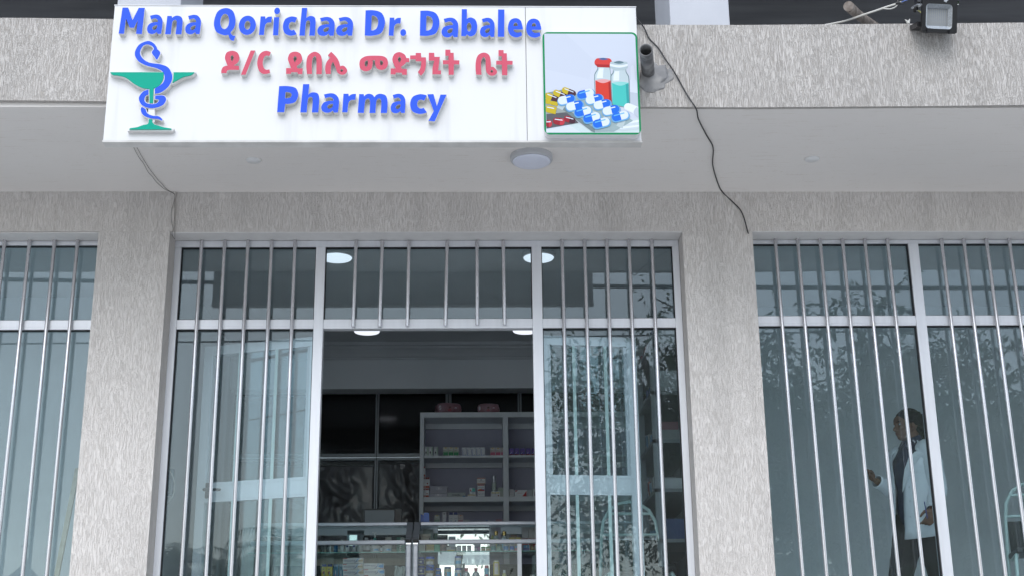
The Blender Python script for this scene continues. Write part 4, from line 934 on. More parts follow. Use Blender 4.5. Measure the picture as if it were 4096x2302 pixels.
c1('white carton with red top edge crowning the stack by the middle upright', 1441, 1602, 974, 1095, (.56, .57, .57), [(0, .88, 1, 1, (.40, .10, .05)), (.02, 0, .98, .1, (.45, .2, .12)), (.38, .55, .58, .78, (.3, .3, .36), [(.48+.1*math.cos(a_), .66+.12*math.sin(a_)) for a_ in [6.283*k/12 for k in range(12)]])], [('tablets', .2, .38, .8, .48, (.3, .3, .33))], g2+.0005)
h1 = A3(1780, 1229, YC).z
c1('small white carton with yellow band under the green bottle', 1703, 1872, 1230, 1318, WH, [(.05, .62, .95, .88, (.55, .48, .2)), (.42, .5, .55, .9, GREY), (.78, .1, .92, .35, MAR)], (), B2)
c1('pale green carton behind the middle upright', 1834, 1975, 1160, 1310, (.42, .47, .43), [(0, .68, 1, .72, (.2, .35, .2))], [('Nystatin', .1, .78, .7, .9, (.15, .22, .17))], B2, Y=YC+.05)
def vessel(name, label, cat, cx, z0, Y, prof, mats, band=None, group=None, sx=1, sy=1, texts=(), n=22):
    """turned bottle or jar; prof = [(r,h,mat index)], band=(h0,h1,r,colour) a wrapped paper label"""
    q = MB()
    for i in range(len(prof)-1):
        r0, h0, mi = prof[i]; r1, h1, _ = prof[i+1]
        q.lathe([(r0, h0), (r1, h1)], (0, 0, 0), mats[mi], n, cap=False, sx=sx, sy=sy)
    q.lathe([(.0005, prof[-1][1]), (prof[-1][0], prof[-1][1])], (0, 0, 0), mats[prof[-2][2]], n, cap=False, sx=sx, sy=sy)
    q.lathe([(.0005, prof[0][1]), (prof[0][0], prof[0][1])], (0, 0, 0), mats[prof[0][2]], n, cap=False, sx=sx, sy=sy)
    if band:
        for b in (band if isinstance(band, list) else [band]):
            h0, h1, r, c = b[:4]; a0, a1 = (b[4], b[5]) if len(b) > 4 else (-180, 180); V = []; k = 14
            for j in range(k+1):
                a = R(-90+a0+(a1-a0)*j/k); V += [(r*math.cos(a)*sx, r*math.sin(a)*sy, h0), (r*math.cos(a)*sx, r*math.sin(a)*sy, h1)]
            q.add(V, [(2*j, 2*j+2, 2*j+3, 2*j+1) for j in range(k)], pm(*c), True)
    for t in texts:
        body, w_, h0, h1, c = t; rr = max(p[0] for p in prof)*sy+.0015; text(q, body, (-w_/2, -rr, h0), (w_, 0, 0), (0, 0, h1-h0), pm(*c))
    o = q.build(name); o.location = (cx, Y, z0); return tag(o, label, cat, group)
M['bottle_clear'] = mat('clear_bottle', (.42, .47, .47), .12, 0, .6); M['bottle_amber'] = mat('amber_bottle', (.16, .08, .03), .12, 0, .6)
p = A3(1762, 1100, YC+.03); hh = A3(1762, 938, YC+.03).z-h1
vessel('bottle', 'green lettered medicine bottle with grey box cap standing on the yellow banded carton', 'bottle', p.x, h1+.001, YC+.04, [(.020, 0, 0), (.021, hh*.56, 0), (.019, hh*.6, 1), (.019, hh*.98, 1), (.016, hh, 1)], [M['bottle_clear'], M['alu_grey']], (.01, hh*.5, .0213, (.45, .52, .47), -60, 60))
c1('white carton right of the middle upright on the middle shelf', 2046, 2132, 1190, 1306, (.5, .5, .52), [(.1, .3, .9, .34, GREY)], [('forte', .2, .6, .8, .72, (.3, .3, .33))], B2)
c1('white carton with a red corner wedge on the middle shelf', 2150, 2380, 1206, 1308, WH, [(.0, .75, .3, 1, REDC, [(.02, .98), (.25, .98), (.05, .7)]), (.55, 0, 1, .9, REDC, [(.6, 0), (.98, 0), (.98, .9)])], [('CHEMIX-500', .2, .48, .62, .60, (.5, .1, .1))], B2)
c1('plain grey carton right of the red wedge carton', 2386, 2482, 1210, 1306, (.40, .42, .45), (), (), B2)
c1('white carton with purple side at the right end of the middle shelf', 2488, 2580, 1180, 1305, WH, [(.3, .1, .9, .65, (.2, .05, .15))], (), B2)
q = MB(); a = A3(2148, 1195, YC); q.tube([a, a+Vector((.002, 0, .012)), A3(2158, 1125, YC), A3(2180, 1105, YC)], .0012, M['cable'], 5); tag(q.build('wire_hook'), 'bent wire hook behind the red wedge carton', 'hook')
# low shelf row
c1('small pale carton with yellow peak on the low shelf beside the tape dispenser', 642, 746, 270, 392, (.46, .50, .46), [(0, 0, 1, .35, (.22, .32, .26)), (.2, .8, .8, 1, YEL, [(.2, 1), (.8, 1), (.5, .82)])], [('Kemin', .1, .5, .6, .62, (.15, .17, .15))], B3, Af=A4)
c1('slim white carton with a purple outline on the low shelf', 786, 872, 210, 392, WH, [(0, 0, .08, 1, (.2, .12, .25)), (.92, 0, 1, 1, (.2, .12, .25)), (.3, .75, .7, .9, GREY)], [('gel', .2, .35, .8, .42, (.3, .25, .35))], B3, Af=A4)
for i, (x0, x1) in enumerate(((916, 998), (1000, 1084))):
    c1(['left', 'right'][i]+' one of two touching white cartons with navy tops on the low shelf', x0, x1, 210, 390, WH, [(0, .72, 1, 1, NAVY), (.4, .05, .6, .15, BLUE)], [('cream', .15, .32, .85, .40, (.3, .3, .4))], B3, Af=A4, group='navy topped cartons on the low shelf')
c1('small pinkish carton with yellow peak on the low shelf', 1088, 1184, 268, 390, (.50, .46, .45), [(0, 0, 1, .3, (.4, .2, .24)), (.2, .82, .8, 1, ORG, [(.2, 1), (.8, 1), (.5, .84)])], [('Kemin', .1, .5, .6, .62, (.16, .14, .14))], B3, Af=A4)
c1('flat grey carton lying on the low shelf', 1190, 1300, 350, 392, (.38, .40, .42), (), (), B3, Af=A4)
c1('flat blue and white carton lying on the low shelf', 1600, 1692, 366, 392, (.40, .44, .5), [(0, .5, .5, 1, BLUE)], (), B3, Af=A4)
c1('flat rose carton lying on the low shelf before the middle upright', 1796, 1908, 350, 392, (.38, .2, .24), (), (), B3, Af=A4)
# nappy packs on top
def pack(label, x0, x1, y0, y1, seed):
    Y = 11.86; a, b = A1(x0, (y0+y1)/2, Y), A1(x1, (y0+y1)/2, Y); h = A1(x0, y0, Y).z-A1(x0, y1, Y).z; w = b.x-a.x
    q = MB(); bm = bmesh.new(); bmesh.ops.create_cube(bm, size=1); bmesh.ops.subdivide_edges(bm, edges=bm.edges[:], cuts=10, use_grid_fill=True)
    for v in bm.verts:
        c = v.co; x, y, z = c.x*2, c.y*2, c.z*2
        k = 1-.10*abs(z)**3-.06*abs(y)**2; nz = noise.noise(Vector((x*2+seed, y*2, z*2)))*.05
        v.co = Vector((x*w/2*(1-.08*z*z+nz), y*.085*(1-.25*z*z-.12*x*x), z*h/2*(1-.16*x**4+nz)))
    M_ = Matrix.Translation(Vector((0, .08, h*.49)))
    base = noise_mat('nappy_pack_film', (.24, .09, .11), (.32, .20, .23), (9, 9, 5), 4, .3, lo=.4, hi=.6, bump=.2)
    q.bm(bm, base, True, M_)
    def fr(u, v): return (u*w/2, -.088*(.92-.22*v*v-.10*u*u)+.08-.004, h*.49+v*h/2)
    def blob(cu, cv, ru, rv, c, n=16): q.add([fr(cu+ru*math.cos(6.283*k/n), cv+rv*math.sin(6.283*k/n)) for k in range(n)], [list(range(n))], pm(*c, rough=.3))
    bandp = [fr(-.8+1.6*k/12, -.25+.12*math.sin(k*.7)) for k in range(13)]+[fr(.8-1.6*k/12, -.72) for k in range(13)]
    q.add([(p[0], p[1]+.0025, p[2]) for p in bandp], [list(range(len(bandp)))], pm(.10, .22, .42, rough=.3))
    blob(.02, .12, .12, .22, (.20, .10, .06)); blob(.02, .18, .10, .17, (.07, .04, .035)); blob(-.02, -.28, .16, .18, (.45, .05, .07)); blob(.5, .1, .1, .14, (.60, .55, .58)); blob(.5, .05, .075, .10, (.32, .2, .26)); blob(-.82, .1, .1, .4, (.58, .56, .60))
    o = q.build('nappy_pack'); o.location = ((a.x+b.x)/2, Y, zt1); o.rotation_euler.z = (.22, -.05)[seed > 1]
    tag(o, label, 'pack', 'packs on top of the shelf unit')
pack('pink and blue film wrapped pack, slightly turned, left on top of the shelf unit', 1420, 1668, 826, 946, 1)
pack('pink and blue film wrapped pack facing front, right on top of the shelf unit', 1830, 2050, 828, 940, 3.3)

# --- display counters
YCF, YCT, YCB = 10.20, 10.48, 10.80
zf1, zf0 = A2(1700, 808, YCF).z, A2(1700, 854, YCF).z; zk = A2(1700, 632, YCT).z
def counter(label, x0, x1, lend, rend, mull=()):
    t = thing('display_counter', label, 'display counter', ((x0+x1)/2, YCF, FL))
    q = MB(); A = M['alu_grey']
    q.box(x0+.046, x1-.046, YCF-.012, YCF+.02, zf0, zf1, A, .008); q.box(x0+.046, x1-.046, YCT-.012, YCT+.02, zk-.022, zk+.006, A, .006)
    q.box(x0+.01, x1-.01, YCB-.03, YCB, zk-.06, zk-.003, M['alu_pale'], .003)
    q.box(x0, x1, YCF, YCB, FL, FL+.12, A, .004)
    q.box(x0+.02, x1-.02, YCB-.012, YCB-.002, FL+.12, zsh-.05, M['black_plastic'])
    for xa, on_ in ((x0, lend), (x1-.045, rend)):
        if not on_: continue
        q.box(xa, xa+.045, YCF-.014, YCF+.024, FL+.12, zf0-.001, A, .010)
        q.obox(((xa+xa+.045)/2, (YCF+YCT)/2+.004, (zf1+zk)/2-.006), (.0225, 0, 0), Vector((0, YCT-YCF, zk-zf1)).normalized()*(math.hypot(YCT-YCF, zk-zf1)/2-.012), Vector((0, -(zk-zf1), YCT-YCF)).normalized()*.018, A)
        q.box(xa+.001, xa+.044, YCT, YCB, zk-.02, zk+.004, A, .005); q.box(xa+.005, xa+.04, YCB-.035, YCB-.001, FL+.12, zk-.062, A)
        q.box(xa-.001, xa+.046, YCF-.016, YCF+.022, zf0-.004, zf1-.018, M['chrome'], .006); q.box(xa-.001, xa+.046, YCF-.013, YCF+.03, zf1-.0175, zf1+.003, M['black_plastic'], .008)
    on(q.build('frame'), t)
    for X in mull:
        q = MB(); q.box(X-.0165, X+.0165, YCF-.010, YCF+.004, FL+.12, zf0-.0005, M['alu'], .002); on(q.build('mullion'), t)
    q = MB(); q.box(x0+.02, x1-.02, YCF+.004, YCF+.009, FL+.12, zf0, M['glass_clear']); on(q.build('front_glass'), t)
    q = MB(); s = Vector((0, YCT-YCF, zk-zf1)); q.obox(((x0+x1)/2, (YCF+YCT)/2+.006, (zf1+zk)/2-.012), ((x1-x0)/2-.02, 0, 0), s*.48, s.cross(Vector((1, 0, 0))).normalized()*.0025, M['glass_clear']); on(q.build('sloping_glass'), t)
    q = MB(); q.box(x0+.02, x1-.02, YCT+.021, YCB-.031, zk-.006, zk-.001, M['glass_clear']); on(q.build('top_glass'), t)
    for zz, d0 in ((zsh, .05), (zlo, .03)):
        q = MB(); q.box(x0+.025, x1-.025, YCF+d0, YCB-.02, zz-.007, zz-.0005, M['glass_clear']); q.box(x0+.025, x1-.025, YCF+d0-.0015, YCF+d0-.0002, zz-.007, zz-.0005, M['glass_edge']); on(q.build('glass_shelf'), t)
    return t
zsh = A2(1700, 938, YCF+.14).z; zlo = zsh-.30
xc0 = A2(1135+18, 1000, YCF).x; 
CL = counter('left glass display counter with sloping front, stocked with cosmetics and toothpaste', XL+.55, A2(1147, 1000, YCF).x, False, True)
CR = counter('right glass display counter with sloping front, stocked with jars and bottles', A2(1158, 1000, YCF).x, XR-.02, True, False, (A2(2262, 1000, YCF).x,))
M['mirror'] = mat('mirror', (.93, .95, .95), .015, 1)
def mirror(label, x0, x1, y0, z0=None):
    Y = YCB-.035; a, b = A2(x0, 900, Y), A2(x1, 900, Y); z1 = A2((x0+x1)/2, y0, Y).z
    q = MB(); q.box(a.x, b.x, Y, Y+.006, (z0 or zlo-.05), z1, M['mirror'], .001); q.box(a.x-.003, b.x+.003, Y-.001, Y+.007, z1+.0005, z1+.006, M['gasket']); tag(q.build('mirror'), label, 'mirror', 'mirrors inside the counters')
mirror('bright mirror panel standing inside the right display counter', 1420, 1952, 694)
mirror('narrow mirror panel standing inside the left display counter', 484, 658, 722, zsh)
# --- stock inside the left counter, upper glass shelf
YU = YCF+.16
def vx(Af, x, Y): return Af(x, 400, Y).x
def vh(Af, y, Y, zb): return Af(1000, y, Y).z-zb
glassy = mat('dark_glass_bottle', (.03, .04, .045), .08, 0, .7); blueb = mat('blue_bottle', (.02, .12, .26), .1, 0, .6); wplas = mat('white_jar_plastic', (.55, .60, .62), .35)
tealp = mat('teal_plastic', (.04, .33, .28), .35)
for i, (x, r, yt, m_, lab) in enumerate(((120, .016, 290, M['black_plastic'], 'squat black capped perfume at the left end of the upper glass shelf'), (240, .011, 375, glassy, 'clear perfume bottle with black cap on the left glass shelf'), (300, .008, 390, M['bottle_clear'], 'small clear vial on the left glass shelf'), (425, .016, 378, blueb, 'blue perfume bottle with dark cap on the left glass shelf'), (565, .016, 380, M['bottle_clear'], 'clear perfume bottle with chrome top on the left glass shelf'))):
    h = vh(A5, yt, YU, zsh); vessel('perfume_bottle', lab, 'perfume bottle', vx(A5, x, YU), zsh, YU, [(r, 0, 0), (r, h*.55, 0), (r*.55, h*.62, 0), (r*.55, h*.68, 1), (r*.8, h*.69, 1), (r*.8, h, 1)], [m_, (M['black_plastic'], M['black_plastic'], M['chrome'], M['black_plastic'], M['chrome'])[i]])
for i, (x, lab, c) in enumerate(((690, 'left of two white roll-on tubes with navy roundels on the left glass shelf', .018), (842, 'right of two white roll-on tubes with navy roundels on the left glass shelf', .017))):
    o = vessel('lotion_bottle', lab, 'bottle', vx(A5, x, YU), zsh, YU, [(c*.9, 0, 0), (c, .012, 0), (c, .05, 0), (c*.75, .075, 0), (c*.6, .078, 1), (c*.6, .085, 1)], [wplas, M['white_plastic']], None, 'white roll-on tubes')
    q = MB(); q.add([(.008*math.cos(6.283*k/14), -c-.001, .052+.008*math.sin(6.283*k/14)) for k in range(14)], [list(range(14))], pm(*NAVY)); e = q.build('roundel'); e.parent = o
vessel('perfume_bottle', 'slim clear bottle with a white stem on the left glass shelf', 'perfume bottle', vx(A5, 955, YU), zsh, YU, [(.017, 0, 0), (.017, .055, 0), (.006, .06, 0), (.006, .075, 1), (.007, .09, 1)], [M['bottle_clear'], M['black_plastic']])
h = vh(A5, 300, YU, zsh)
vessel('shaving_foam', 'black domed aerosol can with pale label on the left glass shelf', 'can', vx(A5, 1125, YU), zsh, YU+.05, [(.034, 0, 0), (.034, h*.72, 0), (.034, h*.74, 1), (.033, h*.94, 1), (.026, h, 1)], [M['black_plastic'], M['black']], [(h*.2, h*.6, .0345, (.42, .44, .45), -50, 50), (h*.80, h*.93, .0342, (.5, .52, .54), -28, 20)], texts=(('BLACK', .03, h*.42, h*.5, (.05, .05, .05)),))
h = vh(A5, 190, YU, zsh)
o = vessel('pump_bottle', 'white pump bottle with teal collar on the left glass shelf', 'bottle', vx(A5, 1300, YU), zsh, YU+.06, [(.028, 0, 0), (.028, h*.40, 0), (.022, h*.47, 0), (.011, h*.49, 1), (.0125, h*.5, 1), (.0125, h*.74, 1), (.0075, h*.75, 2), (.0075, h*.96, 2), (.006, h, 2)], [wplas, tealp, M['white_plastic']], None, None, 1, .7)
q = MB(); q.obox((-.006, 0, h*.985), (.016, 0, 0), (0, .006, 0), (0, 0, .004), M['white_plastic']); q.add([(.002, -.0205, h*.30), (.024, -.0195, h*.22), (.024, -.0195, h*.38), (.012, -.0203, h*.41), (.0, -.0205, h*.40)], [(0, 1, 2, 3, 4)], tealp); e = q.build('pump_head'); e.parent = o
for x, lab in ((1322, 'left of two squat white cream jars with blue swoosh'), (1602, 'right of two squat white cream jars with blue swoosh')):
    Yj = YCF+.09; h = A5(1300, 540, Yj).z-A5(1300, 688, Yj).z; r = (A5(1438, 600, Yj).x-A5(1210, 600, Yj).x)/2
    o = vessel('cream_jar', lab+' on the left glass shelf', 'jar', A5(x, 600, Yj).x, zsh, Yj, [(r*.90, 0, 0), (r*.98, h*.2, 0), (r*.98, h*.62, 0), (r, h*.64, 1), (r, h*.92, 1), (r*.95, h, 1)], [wplas, M['white_plastic']], None, 'white cream jars')
    q = MB(); V = []
    for k in range(9):
        a = R(-90-15+65*k/8); u = k/8; V += [(r*.99*math.cos(a), r*.99*math.sin(a), h*(.2+.0*u)), (r*.99*math.cos(a), r*.99*math.sin(a), h*(.22+.25*math.sin(math.pi*min(1, u*.8+.1))))]
    q.add(V, [(2*k, 2*k+2, 2*k+3, 2*k+1) for k in range(8)], pm(*LBL)); text(q, 'Q.V.', (-r*.72, -r*.99+.006, h*.28), (r*.45, 0, 0), (0, 0, h*.2), pm(.2, .25, .3)); e = q.build('label_print'); e.parent = o
carton('carton', 'small orange and white carton between the cream jars', 'carton', vx(A5, 1440, YU+.06), vx(A5, 1496, YU+.06), zsh, .05, YU+.06, .02, WH, [(0, 0, 1, .45, (.45, .08, .03))])
c1('green toothpaste carton with white lettering at the right of the left glass shelf', 1812, 2000, 322, 668, (.04, .20, .14), [(.45, .8, 1, 1, (.36, .36, .34)), (.0, .3, .3, .5, (.02, .1, .07))], [('DENTAL', .36, .02, .58, .98, (.62, .64, .64), 1), ('HERBAL', .66, .28, .98, .34, (.5, .52, .52))], zsh, Y=YU+.02, dep=.04, Af=A5)
c1('pale carton leaning behind the green toothpaste carton', 1550, 1690, 320, 680, (.40, .38, .36), [(.0, .8, 1, 1, (.48, .46, .42))], (), zsh, Y=YU+.14, dep=.03, Af=A5)
# left counter, lower shelf: toothpaste stacks, brushes
def tooth(label, x0, x1, y0, y1, tone, flip=False, wrd='SENSODYNE'):
    Y = YCF+.10; a, b = A5(x0, y0, Y), A5(x1, y0, Y); z1 = A5((x0+x1)/2, y0, Y).z; z0 = A5((x0+x1)/2, y1, Y).z
    dk = (.30, .24, .15) if tone == 'gold' else (.02, .22, .52); lt = (.50, .45, .33) if tone == 'gold' else (.16, .42, .68)
    f = (lambda P: [(1-u, v) for u, v in P]) if False else (lambda P: P)
    bands = [(0, .86, .2, 1, REDC, [(0, .84), (.17, .84), (.21, 1), (0, 1)]) if not flip else (.78, 0, 1, .16, REDC, [(.78, 0), (1, 0), (1, .16), (.82, .16)]),
             (.6, .1, .8, .9, LBL, [(.56, .10), (.60, .10), (.70, .4), (.74, .75), (.80, .97), (.76, .97), (.70, .78), (.66, .42)]), (.6, .0, .8, .9, NAVY, [(.52, .02), (.57, .05), (.66, .25), (.70, .55), (.68, .56), (.63, .3)]),
             (.74, .34, 1, .62, dk, [(.73, .34), (1, .34), (1, .62), (.78, .62), (.75, .5)]), (.8, .1, 1, .3, lt, [(.84, .12), (1, .12), (1, .32), (.78, .32)]), (.8, .65, 1, .8, lt, [(.80, .64), (1, .64), (1, .86), (.92, .84)]), (.93, .82, .97, .93, (.5, .12, .08)), (.1, .2, .55, .22, (.3, .34, .4))]
    carton('toothpaste_box', label, 'toothpaste box', a.x, b.x, z0+.0004, z1-z0-.0006, Y, .04, (.60, .62, .63), bands, [(wrd, .045, .32, .60, .62, NAVY), ('new look', .03, .89, .14, .95, (.6, .45, .45))] if not flip else [(wrd, .04, .36, .60, .70, NAVY)], 'toothpaste boxes in the left counter')
tooth('gold toothpaste box, topmost of the tall left stack', 587, 1052, 794, 922, 'gold'); tooth('gold toothpaste box, second from the top of the tall left stack', 575, 1040, 925, 1058, 'gold')
tooth('gold toothpaste box, third from the top of the tall left stack', 592, 1058, 1060, 1188, 'gold'); tooth('gold toothpaste box, lowest seen in the tall left stack', 590, 1055, 1190, 1320, 'gold')
tooth('blue toothpaste box with its back lettering forward, topmost of the right stack', 1054, 1516, 915, 1044, 'blue', True, 'ማንያም 6cyto'); tooth('blue toothpaste box, second of the right stack', 1066, 1534, 1048, 1178, 'blue'); tooth('blue toothpaste box, lowest seen in the right stack', 1066, 1536, 1180, 1310, 'blue')
for i, (x0, x1) in enumerate(((92, 212), (216, 340))):
    c1(['left', 'right'][i]+' of two yellow toothbrush packs with navy headers in the left counter', x0, x1, 930, 1320, (.42, .36, .04), [(0, .84, 1, 1, NAVY), (.15, .66, .5, .72, (.05, .05, .06)), (.1, .36, .7, .6, MAR, [(.4+.26*math.cos(a_), .48+.09*math.sin(a_)) for a_ in [6.283*k/14 for k in range(14)]]), (.42, 0, .58, .5, (.12, .30, .28))], (('TOP', .62, .05, .9, .42, (.1, .1, .05), 1),), None, Y=YCF+.10, dep=.015, Af=A5, group='yellow toothbrush packs')
for i, (x0, x1) in enumerate(((362, 470), (490, 585))):
    c1(['left', 'right'][i]+' of two blue toothbrush packs behind the toothpaste stack', x0, x1, 940, 1320, (.03, .14, .24), [(.1, .88, .9, 1, (.3, .36, .45)), (.3, .1, .6, .7, (.3, .42, .48), [(.45, .1), (.6, .2), (.62, .55), (.5, .7), (.36, .55)]), (.42, .15, .52, .4, REDC)], (), None, Y=YCF+.13, dep=.012, Af=A5, group='blue toothbrush packs')
q = MB(); a = A5(1700, 985, YCF+.2); 
V = []; nx, nz = 14, 18
for j in range(nz+1):
    for i in range(nx+1):
        u, v = i/nx, j/nz; p = A5(1765+u*270+10*math.sin(v*9), 990+v*330, YCF+.18); V.append((p.x, p.y-.012*math.sin(u*9+v*2)-.006*math.sin(u*17), p.z+.004*math.sin(u*11)))
M['bag'] = mat('clear_bag', (.36, .44, .45), .15, 0, .7)
q.add(V, [(j*(nx+1)+i, j*(nx+1)+i+1, (j+1)*(nx+1)+i+1, (j+1)*(nx+1)+i) for j in range(nz) for i in range(nx)], M['bag'], True); o = q.build('plastic_bag', fix=False); o.modifiers.new('thickness', 'SOLIDIFY').thickness = .003
tag(o, 'clear crumpled plastic bag hanging at the right of the left counter', 'bag')
# monitor behind the left counter
Ym = 11.1; a = A5(1075, 150, Ym); b = A5(1755, 150, Ym); zb_ = A5(1400, 300, Ym).z; zt_2 = a.z+.16
t = thing('monitor', 'grey backed desk monitor standing behind the left counter', 'monitor', ((a.x+b.x)/2, Ym, zb_-.12))
q = MB(); prf = [(a.x, zt_2), (b.x, zt_2), (b.x-.005, A5(1, 160, Ym).z), (b.x-.03, A5(1, 195, Ym).z), (b.x-.055, zb_), (a.x+.05, zb_), (a.x+.03, A5(1, 215, Ym).z), (a.x+.004, A5(1, 170, Ym).z)]
mg = mat('monitor_grey', (.30, .33, .35), .5); q.prism(prf, lambda x, z, d: Vector((x, Ym+d, z)), 0, .045, mg); 
for k in range(20): q.box(a.x+.13+k*.009, a.x+.135+k*.009, Ym-.0008, Ym+.001, A5(1, 158, Ym).z, A5(1, 146, Ym).z, M['black'])
on(q.build('housing'), t)
q = MB(); q.box(a.x-.03, b.x+.06, Ym+.05, Ym+.07, zb_-.1, zt_2+.02, M['black_plastic'], .004); on(q.build('bezel'), t)
q = MB(); q.box((a.x+b.x)/2-.04, (a.x+b.x)/2+.05, Ym+.005, Ym+.03, zb_-.12, zb_+.03, M['black_plastic'], .003); on(q.build('stand'), t)
q = MB(); q.box(CL.location.x-.5, A2(1120, 900, 11).x, 10.95, 11.5, FL+.70, zb_-.12, M['wood_pale'], .004)
for x in (CL.location.x-.45, A2(1090, 900, 11).x): q.box(x, x+.05, 11.0, 11.05, FL, FL+.6995, M['wood_pale'])
tag(q.build('desk'), 'plain desk behind the left counter carrying the monitor', 'desk')
# tape dispenser on the counter top
Yt = 10.62; a = A4(378, 395, Yt); b = A4(550, 395, Yt); zt3 = A4(460, 228, Yt).z
t = thing('tape_dispenser', 'blue tape dispenser with a pale roll on the right counter top', 'tape dispenser', ((a.x+b.x)/2, Yt, zk))
bl = mat('blue_dispenser_plastic', (.015, .10, .42), .35); bl2 = mat('blue_dispenser_side', (.012, .07, .30), .4)
xm_ = A4(442, 300, Yt).x
q = MB(); q.prism([(xm_, zk), (b.x, zk), (b.x-.003, zt3-.004), (b.x-.006, zt3), (xm_+.004, zt3), (xm_, zt3-.005)], lambda x, z, d: Vector((x, Yt+d, z)), 0, .05, bl)
q.prism([(a.x, zk), (xm_-.0005, zk), (xm_-.0005, A4(0, 270, Yt).z), (A4(412, 262, Yt).x, A4(412, 262, Yt).z), (a.x+.002, A4(0, 245, Yt).z)], lambda x, z, d: Vector((x, Yt+d, z)), .004, .05, bl2); on(q.build('body'), t)
q = MB(); c = A4(462, 258, Yt); q.lathe([(.011, .012), (.0155, .012), (.0155, .036), (.011, .036)], (c.x, Yt, c.z+.002), pm(.55, .54, .48), 20, 'y'); on(q.build('tape_roll'), t)
# --- stock in the right counter, upper glass shelf
def c4(*a, **k):
    k.setdefault('Af', A4)
    if len(a) < 9: k.setdefault('zb', zsh)
    k.setdefault('Y', YU); return c1(*a, **k)
face = [(.25, .0, .8, .75, (.03, .02, .02), [(.1, .0), (.14, .3), (.3, .62), (.55, .7), (.75, .6), (.92, .3), (.95, 0)]), (.4, 0, .7, .5, (.22, .12, .08), [(.38, .0), (.36, .25), (.5, .5), (.66, .4), (.7, .15), (.66, 0)])]
c4('brown carton at the left end of the right counter shelf', 305, 380, 622, 955, (.13, .08, .05), [(0, .6, 1, .65, (.3, .2, .1))])
c4('cream hair dye carton with a dark haired portrait on the right counter shelf', 392, 572, 625, 955, (.44, .40, .33), [(u[0], u[1], u[2], u[3], u[4], [(p[0], p[1]*.75+.15) for p in u[5]]) for u in face]+[(.85, .5, 1, .8, (.05, .05, .05))], [('REVLON', .06, .80, .94, .91, (.10, .03, .03))])
c4('black hair dye carton with a dark haired portrait on the right counter shelf', 700, 892, 640, 955, (.02, .028, .03), [(u[0], u[1], u[2], u[3], u[4], [(p[0], p[1]*.75+.1) for p in u[5]]) for u in face]+[(.3, .1, .7, .5, (.3, .19, .14), [(.25, .1), (.2, .4), (.35, .62), (.55, .58), (.66, .3), (.6, .1)])], [('REVLON', .03, .86, .8, .97, (.55, .56, .56))])
c4('pale blue carton with a rose dot before the mirror', 908, 1040, 670, 950, (.38, .44, .50), [(.3, .7, .7, .85, (.5, .35, .35))], Y=YU+.02)
Yb = YU+.22
for x0, x1, y0, lab, c in ((430, 620, 540, 'pale green carton behind the cream hair dye carton', (.30, .36, .35)), (630, 700, 610, 'dark green carton with yellow peak behind the counter shelf', (.10, .18, .14)), (1700, 1790, 500, 'pale carton with lime oval right of the mirror', (.42, .42, .45)), (1793, 1890, 500, 'lilac carton right of the mirror', (.34, .30, .38)), (2080, 2190, 640, 'low brown carton near the right end of the counter shelf', (.22, .13, .10)), (2285, 2400, 500, 'white and maroon carton at the right end of the counter shelf', (.40, .38, .40)), (2408, 2480, 500, 'tall rose and white carton next to the end of the counter shelf', (.45, .42, .42)), (2484, 2550, 500, 'tall rose and white carton at the very end of the counter shelf', (.45, .42, .42))):
    c4(lab, x0, x1, y0, 955, c, [(.1, .55, .9, .75, (c[0]*.6, c[1]*.75, c[2]*.6))] if 'green' in lab else [(0, .35, 1, .6, (.36, .10, .10))] if 'rose' in lab or 'maroon' in lab else [(.0, .45, .7, .75, (.36, .40, .12), [(.35+.35*math.cos(a_), .6+.13*math.sin(a_)) for a_ in [6.283*k/14 for k in range(14)]])] if 'lime' in lab else (), Y=Yb, dep=.05)
gold = mat('gold_cap', (.45, .33, .12), .25, .8)
for x, lab, wd in ((1800, 'left of two bottles with gold stoppers on the right counter shelf', .032), (1955, 'right of two bottles with gold stoppers on the right counter shelf', .034)):
    h = A4(x, 570, YU).z-zsh; r = wd
    vessel('perfume_bottle', lab, 'perfume bottle', A4(x, 700, YU).x, zsh, YU, [(r*.72, 0, 0), (r*.75, h*.62, 0), (r*.5, h*.75, 0), (r*.42, h*.78, 1), (r*.46, h*.8, 1), (r*.46, h*.96, 1), (r*.3, h, 1)], [M['bottle_clear'], gold], (h*.2, h*.62, r*.76, (.42, .44, .12) if x < 1900 else (.2, .45, .58), -60, 60), 'gold stoppered bottles', 1, .7)
c4('small gold trimmed carton, left of two before the counter divider', 2040, 2150, 686, 955, (.40, .38, .30), [(0, .85, 1, 1, (.5, .40, .1))]); c4('small gold trimmed carton, right of two before the counter divider', 2168, 2270, 684, 955, (.40, .38, .30), [(0, .85, 1, 1, (.5, .40, .1))])
Yf_ = YCF+.085
def c6(*a, **k): k.setdefault('Y', Yf_); return c4(*a, **k)
strp = [(i/11+.02, 0, i/11+.05, 1, (.36, .40, .38)) for i in range(11)]
c6('clear pack of white cotton sticks at the left of the front shelf row', 300, 465, 760, 955, (.52, .55, .52), strp+[(0, 0, 1, .3, (.46, .52, .48))])
c6('pack of yellow cotton sticks in the front shelf row', 498, 638, 780, 955, (.48, .40, .14), [(i/9+.02, 0, i/9+.05, .75, (.40, .31, .08)) for i in range(9)]+[(0, 0, 1, .2, (.52, .50, .36))], rz=.1)
c6('pack of green cotton sticks in the front shelf row', 646, 748, 780, 955, (.12, .48, .30), [(i/7+.02, 0, i/7+.06, 1, (.08, .38, .22)) for i in range(7)])
c6('brown film pack of hair pins in the front shelf row', 762, 868, 790, 952, (.20, .14, .14), [(.1, .5, .6, .9, (.34, .22, .2), [(.1, .5), (.4, .45), (.65, .7), (.3, .95)]), (.55, .2, .95, .6, (.12, .08, .09), [(.5, .2), (.95, .25), (.8, .6)])], [('SILK', .2, .08, .7, .24, (.45, .42, .42))])
